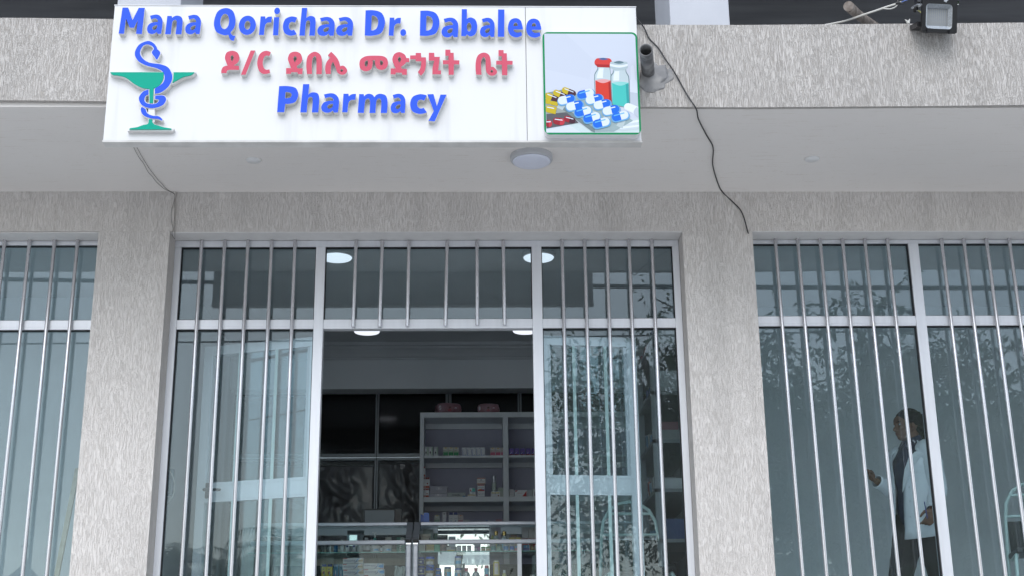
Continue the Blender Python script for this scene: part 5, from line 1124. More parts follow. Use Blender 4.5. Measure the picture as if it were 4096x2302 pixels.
c6('white and yellow plaster carton in the front shelf row', 872, 1036, 860, 952, (.50, .50, .48), [(.05, .05, .95, .32, (.50, .42, .14)), (.5, .55, 1, 1, (.34, .36, .4))])
for x0, x1, o_ in ((1068, 1146, 'left'), (1163, 1240, 'middle'), (1258, 1334, 'right')):
    c6(o_+' one of three small white jewel boxes before the mirror', x0, x1, 838, 948, (.46, .49, .55), [(.1, .1, .9, .8, (.58, .62, .68), [(.1, .12), (.9, .12), (.78, .8), (.22, .8)]), (.35, .3, .65, .6, (.34, .37, .44))], group='small white boxes on the counter shelf')
c6('violet carton with white panels before the mirror', 1392, 1510, 792, 945, (.24, .18, .34), [(0, .6, 1, 1, (.34, .36, .44)), (.1, .1, .4, .4, (.5, .46, .56)), (.55, .2, .9, .5, (.4, .2, .4))])
for x0, x1, o_ in ((1520, 1604, 'left'), (1608, 1700, 'right')):
    h = A4(x0, 862, Yf_).z-zsh; r = (A4(x1, 900, Yf_).x-A4(x0, 900, Yf_).x)/2
    vessel('cream_jar', o_+' of two low jars with green lids on the right counter shelf', 'jar', A4((x0+x1)/2, 900, Yf_).x, zsh, Yf_, [(r*.92, 0, 0), (r*.98, h*.1, 0), (r*.98, h*.68, 0), (r, h*.7, 1), (r, h*.97, 1), (r*.9, h, 1)], [mat('pale_jar', (.50, .52, .44), .35), mat('green_lid', (.16, .36, .12), .4)], (h*.15, h*.5, r*.99, (.46, .36, .22), -60, 60), 'green lidded jars')
for x, c, cc, lab in ((1752, (.32, .40, .48), (.10, .30, .30), 'pale bottle with dark teal label right of the mirror'), (1862, (.16, .30, .26), (.3, .45, .35), 'green bottle with pale label right of the mirror'), (1985, (.44, .50, .58), (.12, .30, .58), 'white bottle with blue label right of the mirror'), (2098, (.46, .50, .56), (.05, .14, .48), 'white bottle with royal blue label right of the mirror')):
    h = A4(x, 800, Yf_).z-zsh; r = .0205; vessel('lotion_bottle', lab, 'bottle', A4(x, 900, Yf_).x, zsh, Yf_, [(r, 0, 0), (r, h*.8, 0), (r*.7, h*.9, 1), (r*.7, h*1.1, 1)], [mat('lotion_'+str(x), c, .35), M['white_plastic']], (h*.15, h*.62, r*1.02, cc, -60, 60))
c6('small blue over pink carton left of the counter divider', 2152, 2198, 838, 935, (.55, .16, .26), [(0, .5, 1, 1, (.18, .42, .62))]); c6('light blue over violet tub right of the counter divider', 2312, 2420, 828, 936, (.20, .18, .40), [(0, .5, 1, 1, (.2, .45, .68)), (.45, .6, .65, .9, WH)])
c6('amber carton beside the right end of the counter', 2445, 2530, 800, 935, (.20, .12, .07), [(.1, .2, .5, .6, (.4, .26, .1)), (.6, .5, 1, 1, (.25, .03, .04))])
# right counter, lower shelf
YL2 = YCF+.11
navy_lid = mat('navy_lid', (.02, .04, .22), .35); blue_lid = mat('blue_lid', (.025, .10, .50), .35); jelly = mat('pale_jelly', (.40, .42, .33), .2); jellyb = mat('amber_jelly', (.30, .27, .18), .2); wlot = mat('white_lotion', (.52, .55, .58), .3)
def jar(label, x0, x1, y0, y1, body, lid, bands, group=None, txt=(), Y=YL2, lidf=.72, name='jelly_jar'):
    z1 = A4((x0+x1)/2, y0, Y).z; z0 = A4((x0+x1)/2, y1, Y).z; h = z1-z0; r = (A4(x1, y0, Y).x-A4(x0, y0, Y).x)/2
    bb = [(b[0]*h, b[1]*h, r*1.015, b[2], b[3], b[4]) for b in bands]; tt = [(t[0], r*t[1], t[2]*h, t[3]*h, t[4]) for t in txt]
    return vessel(name, label, 'jar', A4((x0+x1)/2, y0, Y).x, z0+.0005, Y, [(r*.86, 0, 0), (r*.97, h*.12, 0), (r, h*.35, 0), (r*.97, h*(lidf-.04), 0), (r*.90, h*lidf, 1), (r*.93, h*(lidf+.02), 1), (r*.93, h*.97, 1), (r*.85, h, 1)], [body, lid], bb, group, texts=tt)
jar('round jelly jar with navy lid and oval label, upper of the left column', 312, 472, 1060, 1218, jelly, navy_lid, [(.15, .66, NAVY, -48, 48), (.3, .52, (.5, .52, .55), -18, 16)], 'navy lidded jelly jars')
jar('round jelly jar with navy lid and oval label, lower of the left column', 312, 478, 1222, 1385, jelly, navy_lid, [(.15, .66, NAVY, -48, 48), (.3, .52, (.5, .52, .55), -18, 16)], 'navy lidded jelly jars')
jar('round jelly jar with navy lid, just showing under the left column', 312, 478, 1390, 1550, jelly, navy_lid, [], 'navy lidded jelly jars')
AF = [(.0, .28, BLUE, -60, 60), (.30, .56, (.58, .60, .60), -52, 40)]
jar('amber jelly jar with wide blue lid, upper one', 478, 652, 1055, 1265, jellyb, blue_lid, AF, 'blue lidded amber jars', (('AFRO', .5, .46, .54, (.03, .03, .04)), ('CARE', .5, .34, .43, (.03, .03, .04)), ('PETROLEUM', .95, .12, .2, (.4, .46, .6))), lidf=.80)
jar('amber jelly jar with wide blue lid, lower one', 472, 648, 1270, 1490, jellyb, blue_lid, AF, 'blue lidded amber jars', (('AFRO', .5, .46, .54, (.03, .03, .04)), ('CARE', .5, .34, .43, (.03, .03, .04)), ('PETROLEUM', .95, .12, .2, (.4, .46, .6))), lidf=.80)
jar('small jar with blue lid and blue label between the amber jars and mirror', 668, 774, 1268, 1395, jellyb, blue_lid, [(.1, .62, (.04, .16, .40), -60, 60), (.45, .55, NAVY, -25, 25)], lidf=.78)
jar('small blue lid just showing below the blue labelled jar', 660, 790, 1398, 1520, jellyb, blue_lid, [], lidf=.78)
jar('pale jelly jar with blue lid and a family photo label before the mirror', 824, 964, 1243, 1440, jelly, mat('slate_lid', (.08, .14, .32), .4), [(.08, .5, (.10, .36, .55), -60, 60), (.14, .48, (.30, .18, .12), -44, -12)], lidf=.82)
jar('white jar with blue lid stacked on another before the mirror', 1022, 1164, 1045, 1265, wlot, mat('lilac_blue_lid', (.14, .20, .48), .4), [(.34, .62, (.20, .44, .66), -50, 40)], lidf=.86)
jar('white jar with blue lid carrying another before the mirror', 1018, 1160, 1270, 1500, wlot, mat('lilac_blue_lid2', (.14, .20, .48), .4), [(.2, .62, (.16, .42, .60), -60, 50), (.28, .58, (.42, .30, .24), -10, 30)], lidf=.86)
c4('narrow grey carton behind the stacked white jars', 1168, 1216, 1178, 1500, (.30, .33, .37), (), (), A4(1200, 1500, YL2+.08).z, Y=YL2+.08); c4('narrow dark green carton left of the mirror behind the jars', 700, 738, 1186, 1420, (.08, .13, .12), [(.2, .2, .7, .7, (.3, .36, .36))], (), A4(700, 1420, YL2+.08).z, Y=YL2+.08)
rose_cap = mat('rose_cap', (.36, .08, .12), .35); oil = mat('baby_oil', (.25, .30, .33), .08, 0, .7)
for x, o_ in ((1243, 'left'), (1423, 'right')):
    z1 = A4(x, 1262, YL2).z; z0 = A4(x, 1540, YL2).z; h = z1-z0; r = (A4(1495, 1400, YL2).x-A4(1352, 1400, YL2).x)/2
    vessel('oil_bottle', o_+' of two clear oil bottles with rose caps before the mirror', 'bottle', A4(x, 1400, YL2).x, z0, YL2, [(r*.85, 0, 0), (r, h*.15, 0), (r*1.0, h*.5, 0), (r*.8, h*.66, 0), (r*.42, h*.76, 0), (r*.40, h*.78, 1), (r*.5, h*.98, 1), (r*.5, h, 1)], [oil, rose_cap], (h*.1, h*.42, r*1.01, (.4, .44, .48), -45, 45), 'clear oil bottles', 1, .6)
x = 1625; z1 = A4(x, 1212, YL2).z; z0 = A4(x, 1520, YL2).z; h = z1-z0; r = .0185
sea = noise_mat('sea_blue_print', (.10, .34, .52), (.24, .50, .66), (120, 120, 120), 3, .35, lo=.42, hi=.55)
vessel('shampoo_bottle', 'sea blue shampoo bottle with rose cap right of the mirror bottles', 'bottle', A4(x, 1400, YL2).x, z0, YL2, [(r, 0, 0), (r*1.05, h*.4, 0), (r*.94, h*.55, 0), (r*1.08, h*.72, 0), (r*.96, h*.82, 1), (r*.92, h*.83, 1), (r*.88, h*.99, 1), (r*.8, h, 1)], [sea, mat('rose_cap2', (.45, .12, .16), .4)], [(h*.12, h*.45, r*1.07, (.36, .12, .14), -30, 25)])
x = 1806; z1 = A4(x, 1120, YL2).z; z0 = A4(x, 1400, YL2).z; h = z1-z0; r = (A4(1866, 1300, YL2).x-A4(1748, 1300, YL2).x)/2
cream_ = mat('cream_plastic', (.55, .55, .42), .35)
vessel('powder_bottle', 'tall yellow and white baby powder bottle near the counter divider', 'bottle', A4(x, 1300, YL2).x, z0, YL2, [(r, 0, 0), (r, h*.84, 0), (r*.86, h*.88, 1), (r*.82, h*.99, 1), (r*.7, h, 1)], [mat('yellow_plastic', (.55, .46, .10), .35), cream_], (h*.06, h*.80, r*1.02, (.56, .56, .54), -38, 38), None, 1, .6, (('Nomi', r*1.1, h*.64, h*.74, (.5, .12, .2)), ('baby', r*.8, h*.52, h*.60, (.5, .2, .25)), ('POWDER', r*1.1, h*.18, h*.24, (.4, .3, .3))))
z1 = A4(1955, 1300, YL2).z; z0 = A4(1955, 1560, YL2).z; h = z1-z0; r = .014
vessel('lotion_bottle', 'pale yellow bottle with striped white cap near the counter divider', 'bottle', A4(1955, 1400, YL2).x, z0, YL2, [(r*1.2, 0, 0), (r*1.3, h*.5, 0), (r*.9, h*.74, 0), (r*.75, h*.78, 1), (r*.75, h, 1)], [mat('pale_yellow', (.48, .48, .24), .35), wplas])
c4('white and red carton in the right end of the lower counter shelf', 2440, 2520, 1385, 1500, (.40, .40, .42), [(0, .6, 1, .8, (.35, .06, .08))], (), A4(2400, 1500, YL2).z, Y=YL2)
q = MB(); q.tube([A4(330, 1225, YCF+.03), A4(380, 1198, YCF+.028), A4(450, 1195, YCF+.026), A4(540, 1230, YCF+.028), A4(660, 1282, YCF+.03)], .003, M['cable'], 6); tag(q.build('cord'), 'dark cord looped across the jelly jars', 'cord')
# upper shelf along the right wall seen through the right pane, and a chair
rs = thing('side_shelf', 'tall dark shelf rack along the right wall seen through the right shopfront pane', 'shelf rack', (XR-.2, 10.4, FL))
q = MB()
for y in (9.55, 10.3, 11.1): q.box(XR-.36, XR-.32, y, y+.04, FL, 4.1, M['part_alu']); q.box(XR-.05, XR-.01, y, y+.04, FL, 4.1, M['part_alu'])
for k in range(6): q.box(XR-.36, XR-.01, 9.55, 11.14, FL+.35+k*.36, FL+.375+k*.36, M['part_alu'])
on(q.build('frame'), rs)
for k in range(1, 6):
    for j in range(11):
        yy = 9.60+j*.137; hh_ = random.uniform(.07, .17); c = random.choice([WH, WH, (.30, .09, .08), (.06, .09, .22), (.40, .33, .14), (.18, .30, .42), GREY, (.40, .20, .24), (.10, .2, .13)])
        q = MB(); w_ = random.uniform(.06, .11); q.box(XR-.31, XR-.14, yy, yy+w_, FL+.3755+k*.36, FL+.3755+k*.36+hh_, pm(*c), .002); q.box(XR-.3112, XR-.3101, yy+.01, yy+w_-.01, FL+.385+k*.36, FL+.375+k*.36+hh_*.55, pm(*random.choice([WH, GREY, (.06, .09, .22)])))
        tag(q.build('carton'), 'medicine carton on the rack by the right wall', 'carton', 'cartons on the side rack')
def chair(label, c, rz, name='tube_chair'):
    """white tube chair with an arched back, two cross bars and a black seat"""
    t = thing(name, label, 'chair', c, None, rz); w = .205; r = .0125
    q = MB(); pts = [(-w-.03, .02, 0), (-w-.012, .01, .45), (-w, 0, .72), (-w*.92, 0, .83), (-w*.7, 0, .91), (-w*.36, 0, .957), (0, 0, .97), (w*.36, 0, .957), (w*.7, 0, .91), (w*.92, 0, .83), (w, 0, .72), (w+.012, .01, .45), (w+.03, .02, 0)]
    q.tube(pts, r, M['tube_white'], 12); o = q.build('back_frame'); o.parent = t
    for z, k in ((.885, .8), (.735, 1.)):
        q = MB(); q.tube([(-w*k, 0, z), (w*k, 0, z)], r*.85, M['tube_white'], 10); o = q.build('cross_bar'); o.parent = t
    q = MB(); q.box(-w+.01, w-.01, -.006, .012, .46, .70, M['black_plastic'], .006); o = q.build('backrest'); o.parent = t
    q = MB(); q.box(-w-.01, w+.01, -.42, .03, .44, .475, M['black_plastic'], .012); o = q.build('seat'); o.parent = t
    for s in (-1, 1):
        q = MB(); q.tube([(s*(w-.01), -.02, .43), (s*(w+.01), -.39, .43), (s*(w+.02), -.42, .40), (s*(w+.04), -.44, 0)], r, M['tube_white'], 10); o = q.build('leg'); o.parent = t
    return t
p = at(2100+752/1.805, 1500+1000/1.805, 9.55); chair('white tube framed chair with arched back behind the right door leaf', (p.x, 9.55, FL+.03), R(3))
p = at(4126, 2016, 9.35); chair('white tube framed chair with arched back and black seat at the right edge', (p.x+.02, 9.35, FL+.12), R(-14))

# left shop: leaning batten; left pane: socket box with a cable
a = at(193*1.59, 1190*1.59, 9.4); b = at(136*1.59, 1480*1.59, 9.1); dvv = (b-a)
q = MB(); q.obox((a+b)/2+dvv*.25, (.016, 0, .003), dvv*.8, (0, .012, 0), M['wood_pale']); tag(q.build('wooden_batten'), 'pale wooden batten leaning inside the left shop window', 'batten')
W3 = lambda x, y, Y: at(600+x/1.805, 1500+y/1.805, Y)
q = MB(); a, b = W3(130, 670, 8.9), W3(158, 865, 8.9); q.box(a.x, b.x, 8.9, 8.94, b.z, a.z, mat('socket_grey', (.28, .33, .36), .5), .006); tag(q.build('power_strip'), 'grey power strip fixed at the left edge inside the shopfront', 'power strip')
cable('white_cord', 'white cord looping beside the power strip inside the shopfront', [W3(132, 672, 8.88), W3(160, 720, 8.88), W3(178, 790, 8.88), W3(170, 850, 8.88), W3(140, 910, 8.88), W3(112, 948, 8.88)], .0035, M['wire_white'])
# ================================================================ THE PERSON behind the right window
YPn = 9.42
ptop = at(3640, 1640, YPn); PH = 1.665
phx = at(3660, 1900, YPn).x; FLP = ptop.z-PH
q = MB(); q.box(1.9, 6.5, 8.79, 10.9, FL+.0005, FLP, M['floor'], .004); _bp(q, 'raised_floor')
person = thing('person', 'woman in open white lab coat, navy shirt and black trousers with one fist raised', 'person', (phx, YPn, FLP), None, R(24))
skin = noise_mat('skin', (.17, .085, .055), (.20, .10, .066), (30, 30, 30), 3, .5)
hairm = noise_mat('black_hair', (.008, .007, .007), (.018, .015, .014), (90, 90, 90), 3, .75, bump=.6, spec=.15)
coatm = noise_mat('lab_coat_cotton', (.74, .77, .82), (.79, .82, .87), (9, 9, 5), 4, .85, bump=.25, bdist=.01)
shirtm = noise_mat('navy_shirt', (.016, .022, .05), (.024, .032, .07), (20, 20, 20), 3, .8)
pantm = noise_mat('black_trousers', (.009, .009, .010), (.016, .016, .017), (14, 14, 14), 3, .9)
b = MB()
def limb(pts, rs, n=14): b.tube(pts, rs, skin, n)
# torso and neck (local: facing -X, her left side is -Y towards the street)
def ring(c, rx, ry, n=24, tilt=0.): return [Vector((c[0]+rx*math.cos(2*math.pi*k/n), c[1]+ry*math.sin(2*math.pi*k/n), c[2]+tilt*rx*math.cos(2*math.pi*k/n))) for k in range(n)]
b.rings([ring((.01, 0, .86), .10, .15), ring((.01, 0, .95), .11, .165), ring((.0, 0, 1.08), .09, .135), ring((.0, 0, 1.2), .105, .15), ring((.01, 0, 1.32), .10, .165), ring((.015, 0, 1.39), .075, .12), ring((.012, 0, 1.42), .055, .06), ring((.0, 0, 1.46), .05, .052), ring((-.005, 0, 1.50), .05, .052)], skin)
SHL, ELL, WRL = Vector((.005, -.165, 1.345)), Vector((.0, -.215, 1.07)), Vector((-.115, -.265, .90))
SHR, ELR, WRR = Vector((.01, .17, 1.345)), Vector((.02, .20, 1.08)), Vector((-.215, .17, 1.165))
limb([SHL+Vector((0, .05, .0)), SHL, SHL.lerp(ELL, .5), ELL, ELL.lerp(WRL, .35), WRL], [.05, .055, .045, .038, .036, .024])
limb([SHR+Vector((0, -.05, .0)), SHR, SHR.lerp(ELR, .5), ELR, ELR.lerp(WRR, .35), WRR], [.05, .055, .045, .038, .036, .024])
for hp, kn, an in (((.01, -.09, .88), (.045, -.10, .48), (.20, -.10, .09)), ((.0, .09, .88), (-.13, .10, .49), (-.22, .10, .09))):
    hp, kn, an = map(Vector, (hp, kn, an)); limb([hp, hp.lerp(kn, .4), kn, kn.lerp(an, .35), an], [.095, .082, .056, .055, .036])
    b.tube([an+Vector((.03, 0, -.03)), an+Vector((-.06, 0, -.055)), an+Vector((-.15, 0, -.068))], [.038, .036, .024], skin, 12)
# hands: palm, four curled fingers of their own length, thumb from the side of the palm
def hand(wr, fwd, pn, side, curl, scale=1.):
    """wr wrist, fwd along the hand, pn palm normal (fingers curl towards it), side towards the thumb"""
    fwd, pn, side = fwd.normalized(), pn.normalized(), side.normalized(); k = scale
    pl = .085*k
    rg = []
    for t, w_, h_ in ((0, .026, .020), (.25, .032, .018), (.7, .040, .015), (1., .040, .013)):
        c = wr+fwd*(pl*t); rg.append([c+side*(w_*k*math.cos(6.283*j/16))+pn*(h_*k*math.sin(6.283*j/16)) for j in range(16)])
    b.rings(rg, skin)
    for i, (off, ln) in enumerate(((.030, .070), (.010, .078), (-.010, .073), (-.029, .058))):
        p = wr+fwd*(pl*.96)+side*off*k; ang = 0; pts = [p-fwd*.012]; pts.append(p)
        for s, f in enumerate((.42, .32, .26)):
            ang += curl[i]*(1., 1.15, .8)[s]; d_ = fwd*math.cos(ang)+pn*math.sin(ang); p = p+d_*ln*f*k; pts.append(p)
        b.tube(pts, [.0095*k, .0092*k, .0085*k, .0078*k, .0062*k], skin, 10)
    p = wr+fwd*pl*.25+side*.028*k; d1 = (side*.7+fwd*.65+pn*.35).normalized(); d2 = (fwd*.8+pn*.55+side*.1).normalized()
    b.tube([p-side*.012, p, p+d1*.036*k, p+d1*.036*k+d2*.03*k, p+d1*.036*k+d2*.03*k+(d2+pn*.3-side*.35).normalized()*.024*k], [.014*k, .0135*k, .0115*k, .0100*k, .0075*k], skin, 10)
hf = Vector((-.80, -.08, .52)); hand(WRR, hf, Vector((-.30, -.75, -.5)), Vector((-.35, -.35, .75)), (.75, 1.15, 1.25, 1.25), .98)
hand(WRL, Vector((-.55, -.18, -.72)), Vector((-.25, .75, -.3)), Vector((-.75, .1, .55)), (.45, .75, .85, .9), .98)
# head: skull, jaw, nose, lips, chin, ears
HC = Vector((-.018, 0, 1.555)); yaw = Matrix.Rotation(R(-19), 3, 'Z')
def hp_(x, y, z): return HC+yaw @ Vector((x, y, z))
b.ell(hp_(.012, 0, .022), (.098, .076, .090), skin, 24, 16); b.ell(hp_(-.030, 0, -.035), (.062, .060, .078), skin, 20, 14)
b.ell(hp_(-.052, 0, -.088), (.034, .036, .026), skin, 16, 10); b.ell(hp_(-.062, 0, .030), (.032, .055, .045), skin, 18, 12)
b.ell(hp_(-.074, 0, .012), (.016, .050, .012), skin, 16, 8)
b.tube([hp_(-.084, 0, .004), hp_(-.096, 0, -.016), hp_(-.108, 0, -.036), hp_(-.094, 0, -.044)], [.009, .0105, .0135, .010], skin, 12)
for s in (-1, 1):
    b.ell(hp_(-.094, s*.0125, -.040), (.011, .0085, .008), skin, 10, 8); b.ell(hp_(-.060, s*.036, -.022), (.026, .022, .024), skin, 14, 10)
    b.ell(hp_(.010, s*.076, -.012), (.018, .008, .030), skin, 14, 10)
b.ell(hp_(-.083, 0, -.060), (.013, .023, .0065), skin, 14, 8); b.ell(hp_(-.081, 0, -.071), (.013, .021, .0075), skin, 14, 8); b.ell(hp_(-.072, 0, -.066), (.018, .030, .022), skin, 14, 8)
b.tube([hp_(.02, 0, -.04), Vector((.01, 0, 1.46))], [.052, .053], skin, 16)
tmp = b.build('body_tmp', fix=False)
md = tmp.modifiers.new('r', 'REMESH'); md.mode = 'VOXEL'; md.voxel_size = .0048; md.use_smooth_shade = True
sm = tmp.modifiers.new('s', 'SMOOTH'); sm.factor = .5; sm.iterations = 4
me = bpy.data.meshes.new_from_object(tmp.evaluated_get(bpy.context.evaluated_depsgraph_get())); bpy.data.objects.remove(tmp)
me.name = 'body'; body = bpy.data.objects.new('body', me); COL.objects.link(body); body.parent = person
if not me.materials: me.materials.append(skin)
for p in me.polygons: p.use_smooth = True
def pc_(mb, name, **k): o = mb.build(name, **k); o.parent = person; return o
# eyes, brows, lips
for s in (-1, 1):
    q = MB(); q.ell(hp_(-.0765, s*.030, .001), (.0085, .0125, .0085), mat('eye_white_%d' % s, (.32, .30, .29), .3), 14, 10); q.ell(hp_(-.0835, s*.0305, .001), (.003, .006, .006), M['black'], 10, 8); pc_(q, 'eye')
    q = MB(); q.tube([hp_(-.0875, s*.014, .018), hp_(-.084, s*.030, .024), hp_(-.071, s*.047, .020)], [.0032, .0036, .002], hairm, 8); pc_(q, 'eyebrow')
lip = mat('lip', (.20, .055, .05), .4)
q = MB(); q.ell(hp_(-.0875, 0, -.0605), (.0105, .021, .0050), lip, 14, 8); q.ell(hp_(-.0855, 0, -.0695), (.0105, .018, .0055), lip, 14, 8); pc_(q, 'lips')
# hair: cap pulled back, curly bunch at the nape
q = MB(); rg = []; nu, nv = 40, 16
for j in range(nv+1):
    t = math.pi*.62*j/nv; g_ = []
    for k in range(nu):
        a = 2*math.pi*k/nu; ca, sa = math.cos(a), math.sin(a)
        f_ = max(0, -ca)                                     # towards the face the cap stops at the hairline
        tt = t*(1-.44*f_**1.4); z = math.cos(tt); r_ = math.sin(tt)
        nz = 1+.03*noise.noise(Vector((ca*3, sa*3, tt*5)))+.012*noise.noise(Vector((ca*14, sa*14, tt*14)))
        g_.append(hp_(.014+(.107*r_*ca)*nz, .085*r_*sa*nz, .024+.101*z*nz))
    rg.append(g_)
q.rings(rg, hairm, False); 
q.ell(hp_(.060, 0, -.015), (.060, .066, .055), hairm, 18, 12)
rnd = random.Random(9)
def curl_(c0, n, ln, out):
    for i in range(n):
        d_ = Vector((rnd.gauss(.75, .35), rnd.gauss(0, .55), rnd.gauss(.0, .6))).normalized(); p = c0+Vector((rnd.gauss(0, .012), rnd.gauss(0, .022), rnd.gauss(0, .024)))
        ax = d_.orthogonal().normalized(); ay = d_.cross(ax); pts = []; l_ = ln*rnd.uniform(.5, 1.1); ph = rnd.uniform(0, 6.28)
        for k in range(13):
            t = k/12; r_ = .006+.006*t
            pts.append(p+d_*l_*t+ax*(r_*math.cos(ph+t*13))+ay*(r_*math.sin(ph+t*13))+Vector((.0, 0, -out*t*t)))
        q.tube(pts, [.0065*(1-.55*k/12) for k in range(13)], hairm, 5)
curl_(hp_(.085, 0, .015), 70, .075, .035); curl_(hp_(.085, 0, -.03), 60, .07, .06); curl_(hp_(.075, 0, -.055), 30, .06, .06)
pc_(q, 'hair', fix=False)
# shirt with collar
q = MB(); q.rings([ring((.0, 0, .84), .125, .165), ring((.0, 0, .95), .125, .172), ring((-.005, 0, 1.08), .112, .150), ring((-.006, 0, 1.2), .128, .165), ring((.004, 0, 1.31), .118, .176), ring((.012, 0, 1.385), .085, .13), ring((.008, 0, 1.425), .062, .068), ring((.006, 0, 1.455), .060, .064)], shirtm, False); 
o = pc_(q, 'shirt'); o.modifiers.new('thickness', 'SOLIDIFY').thickness = .004
q = MB()
for s in (-1, 1):                                             # two collar leaves folding down to points
    V = [(-.052, s*.006, 1.432), (-.046, s*.045, 1.452), (.02, s*.072, 1.478), (.06, s*.03, 1.488), (.065, s*.045, 1.438), (.015, s*.092, 1.425), (-.062, s*.082, 1.392), (-.092, s*.034, 1.374)]
    q.add(V, [(0, 1, 6, 7), (1, 2, 5, 6), (2, 3, 4, 5)], shirtm)
o = pc_(q, 'shirt_collar'); o.modifiers.new('thickness', 'SOLIDIFY').thickness = .005
# coat body: open front, hem below the hips, lapels
def coat_ring(z, cx, rx, ry, gl, gr, n=40, wav=0.):
    """angle 0 = back (+X); the front opening runs between the two edge angles (degrees from straight ahead)"""
    out = []
    for k in range(n+1):
        a = R(-180+gl+(360-gl-gr)*k/n)
        w1 = 1+wav*math.sin(a*7+z*9)*.5+wav*math.sin(a*3+1.3)
        out.append(Vector((cx+rx*math.cos(a)*w1, ry*math.sin(a)*w1, z-.012*math.sin(a*2+.6)*(1 if z < .8 else 0))))
    return out
rows = [(.735, -.01, .170, .205, 6, 30, .03), (.80, -.01, .156, .200, 6, 28, .03), (.90, -.01, .145, .192, 5, 27, .022), (1.0, -.008, .135, .184, 5, 27, .014), (1.10, -.005, .130, .180, 7, 28, .008), (1.2, -.003, .132, .184, 14, 30, .006), (1.29, .003, .135, .195, 27, 34, .004), (1.345, .016, .128, .198, 42, 42, 0), (1.385, .022, .100, .160, 48, 48, 0), (1.412, .028, .080, .105, 52, 52, 0), (1.435, .032, .072, .078, 56, 56, 0)]
q = MB(); q.rings([coat_ring(*r_[:6], wav=r_[6]) for r_ in rows], coatm, False, True, False); o = pc_(q, 'coat', fix=False)
md = o.modifiers.new('thickness', 'SOLIDIFY'); md.thickness = .005; md.offset = 0
q = MB()
for s in (-1, 1):                                             # lapels and coat collar
    def e_(z, add=0.):
        for i in range(len(rows)-1):
            a, c = rows[i], rows[i+1]
            if a[0] <= z <= c[0]:
                t = (z-a[0])/(c[0]-a[0]); m_ = [a[k]+(c[k]-a[k])*t for k in range(6)]; g_ = (m_[4] if s < 0 else m_[5])+add
                an = math.pi-R(g_)*1.0; return Vector((m_[1]+(m_[2]+.006)*math.cos(an), s*(m_[3]+.006)*math.sin(an), z))
    zz = [1.06, 1.14, 1.22, 1.29, 1.335]; wd = [0, 12, 20, 26, 30]
    q.add([e_(z, -1) for z in zz]+[e_(z, w_)+Vector((-.006, s*.004, 0)) for z, w_ in zip(zz, wd)], [(i, i+1, i+6, i+5) for i in range(4)], coatm)
    zz = [1.345, 1.38, 1.41, 1.432]; q.add([e_(z, -2) for z in zz]+[e_(z, w_)+Vector((-.008, s*.008, -.012)) for z, w_ in zip(zz, (26, 34, 50, 60))], [(i, i+1, i+5, i+4) for i in range(3)], coatm)
q.tube([Vector((.104, 0, 1.43)), Vector((.085, -.05, 1.435)), Vector((.05, -.085, 1.43))], .009, coatm, 8); q.tube([Vector((.104, 0, 1.43)), Vector((.085, .05, 1.435)), Vector((.05, .085, 1.43))], .009, coatm, 8)
o = pc_(q, 'coat_lapel', fix=False); o.modifiers.new('thickness', 'SOLIDIFY').thickness = .004
for nm, a, e, w_ in (('left', SHL, ELL, WRL), ('right', SHR, ELR, WRR)):
    q = MB(); s = -1 if nm == 'left' else 1
    m1, m2 = a.lerp(e, .35), a.lerp(e, .7); f1, f2 = e.lerp(w_, .3), e.lerp(w_, .65); cuff = e.lerp(w_, .97)
    pts = [a+Vector((0, -s*.07, .012)), a+Vector((0, -s*.012, .014)), m1, m2, e+Vector((.008, 0, -.004)), f1+Vector((.0, 0, -.008)), f2, cuff]
    fine = []; rs = []; r0 = [.064, .072, .068, .062, .057, .054, .049, .043]
    for i in range(len(pts)-1):
        for k in range(5):
            t = k/5; fine.append(pts[i].lerp(pts[i+1], t)); rs.append((r0[i]+(r0[i+1]-r0[i])*t)*(1+.03*math.sin(i*7+k*2.3)+.015*math.sin(k*5+i)))
    fine.append(pts[-1]); rs.append(r0[-1])
    for _ in range(2): fine = [fine[0]]+[(fine[i-1]+fine[i]*2+fine[i+1])/4 for i in range(1, len(fine)-1)]+[fine[-1]]
    q.tube(fine, rs, coatm, 20, cap=False); o = pc_(q, 'coat_sleeve', fix=False); o.modifiers.new('thickness', 'SOLIDIFY').thickness = .004
q = MB()                                                      # pockets and snaps on the near front
def cp(z, deg, out=.006):
    for i in range(len(rows)-1):
        a, c = rows[i], rows[i+1]
        if a[0] <= z <= c[0]:
            t = (z-a[0])/(c[0]-a[0]); an = R(deg); return Vector((a[1]+(c[1]-a[1])*t+(a[2]+(c[2]-a[2])*t+out)*math.cos(an), (a[3]+(c[3]-a[3])*t+out)*math.sin(an), z))
for d0, d1, z0, z1 in ((-128, -92, .80, .965), (-142, -118, 1.19, 1.285)):
    n = 8; V = [cp(z0, d0+(d1-d0)*k/n, .008) for k in range(n+1)]+[cp(z1, d0+(d1-d0)*k/n, .010) for k in range(n+1)]
    q.add(V, [(k, k+1, n+2+k, n+1+k) for k in range(n)], coatm)
o = pc_(q, 'coat_pocket', fix=False); o.modifiers.new('thickness', 'SOLIDIFY').thickness = .003
for z in (.88, .99, 1.09, 1.18):
    for dg in (-157, 157):
        q = MB(); c = cp(z, dg, .004); q.ell(c, (.004, .004, .004), M['alu_grey'], 10, 6); pc_(q, 'coat_snap')
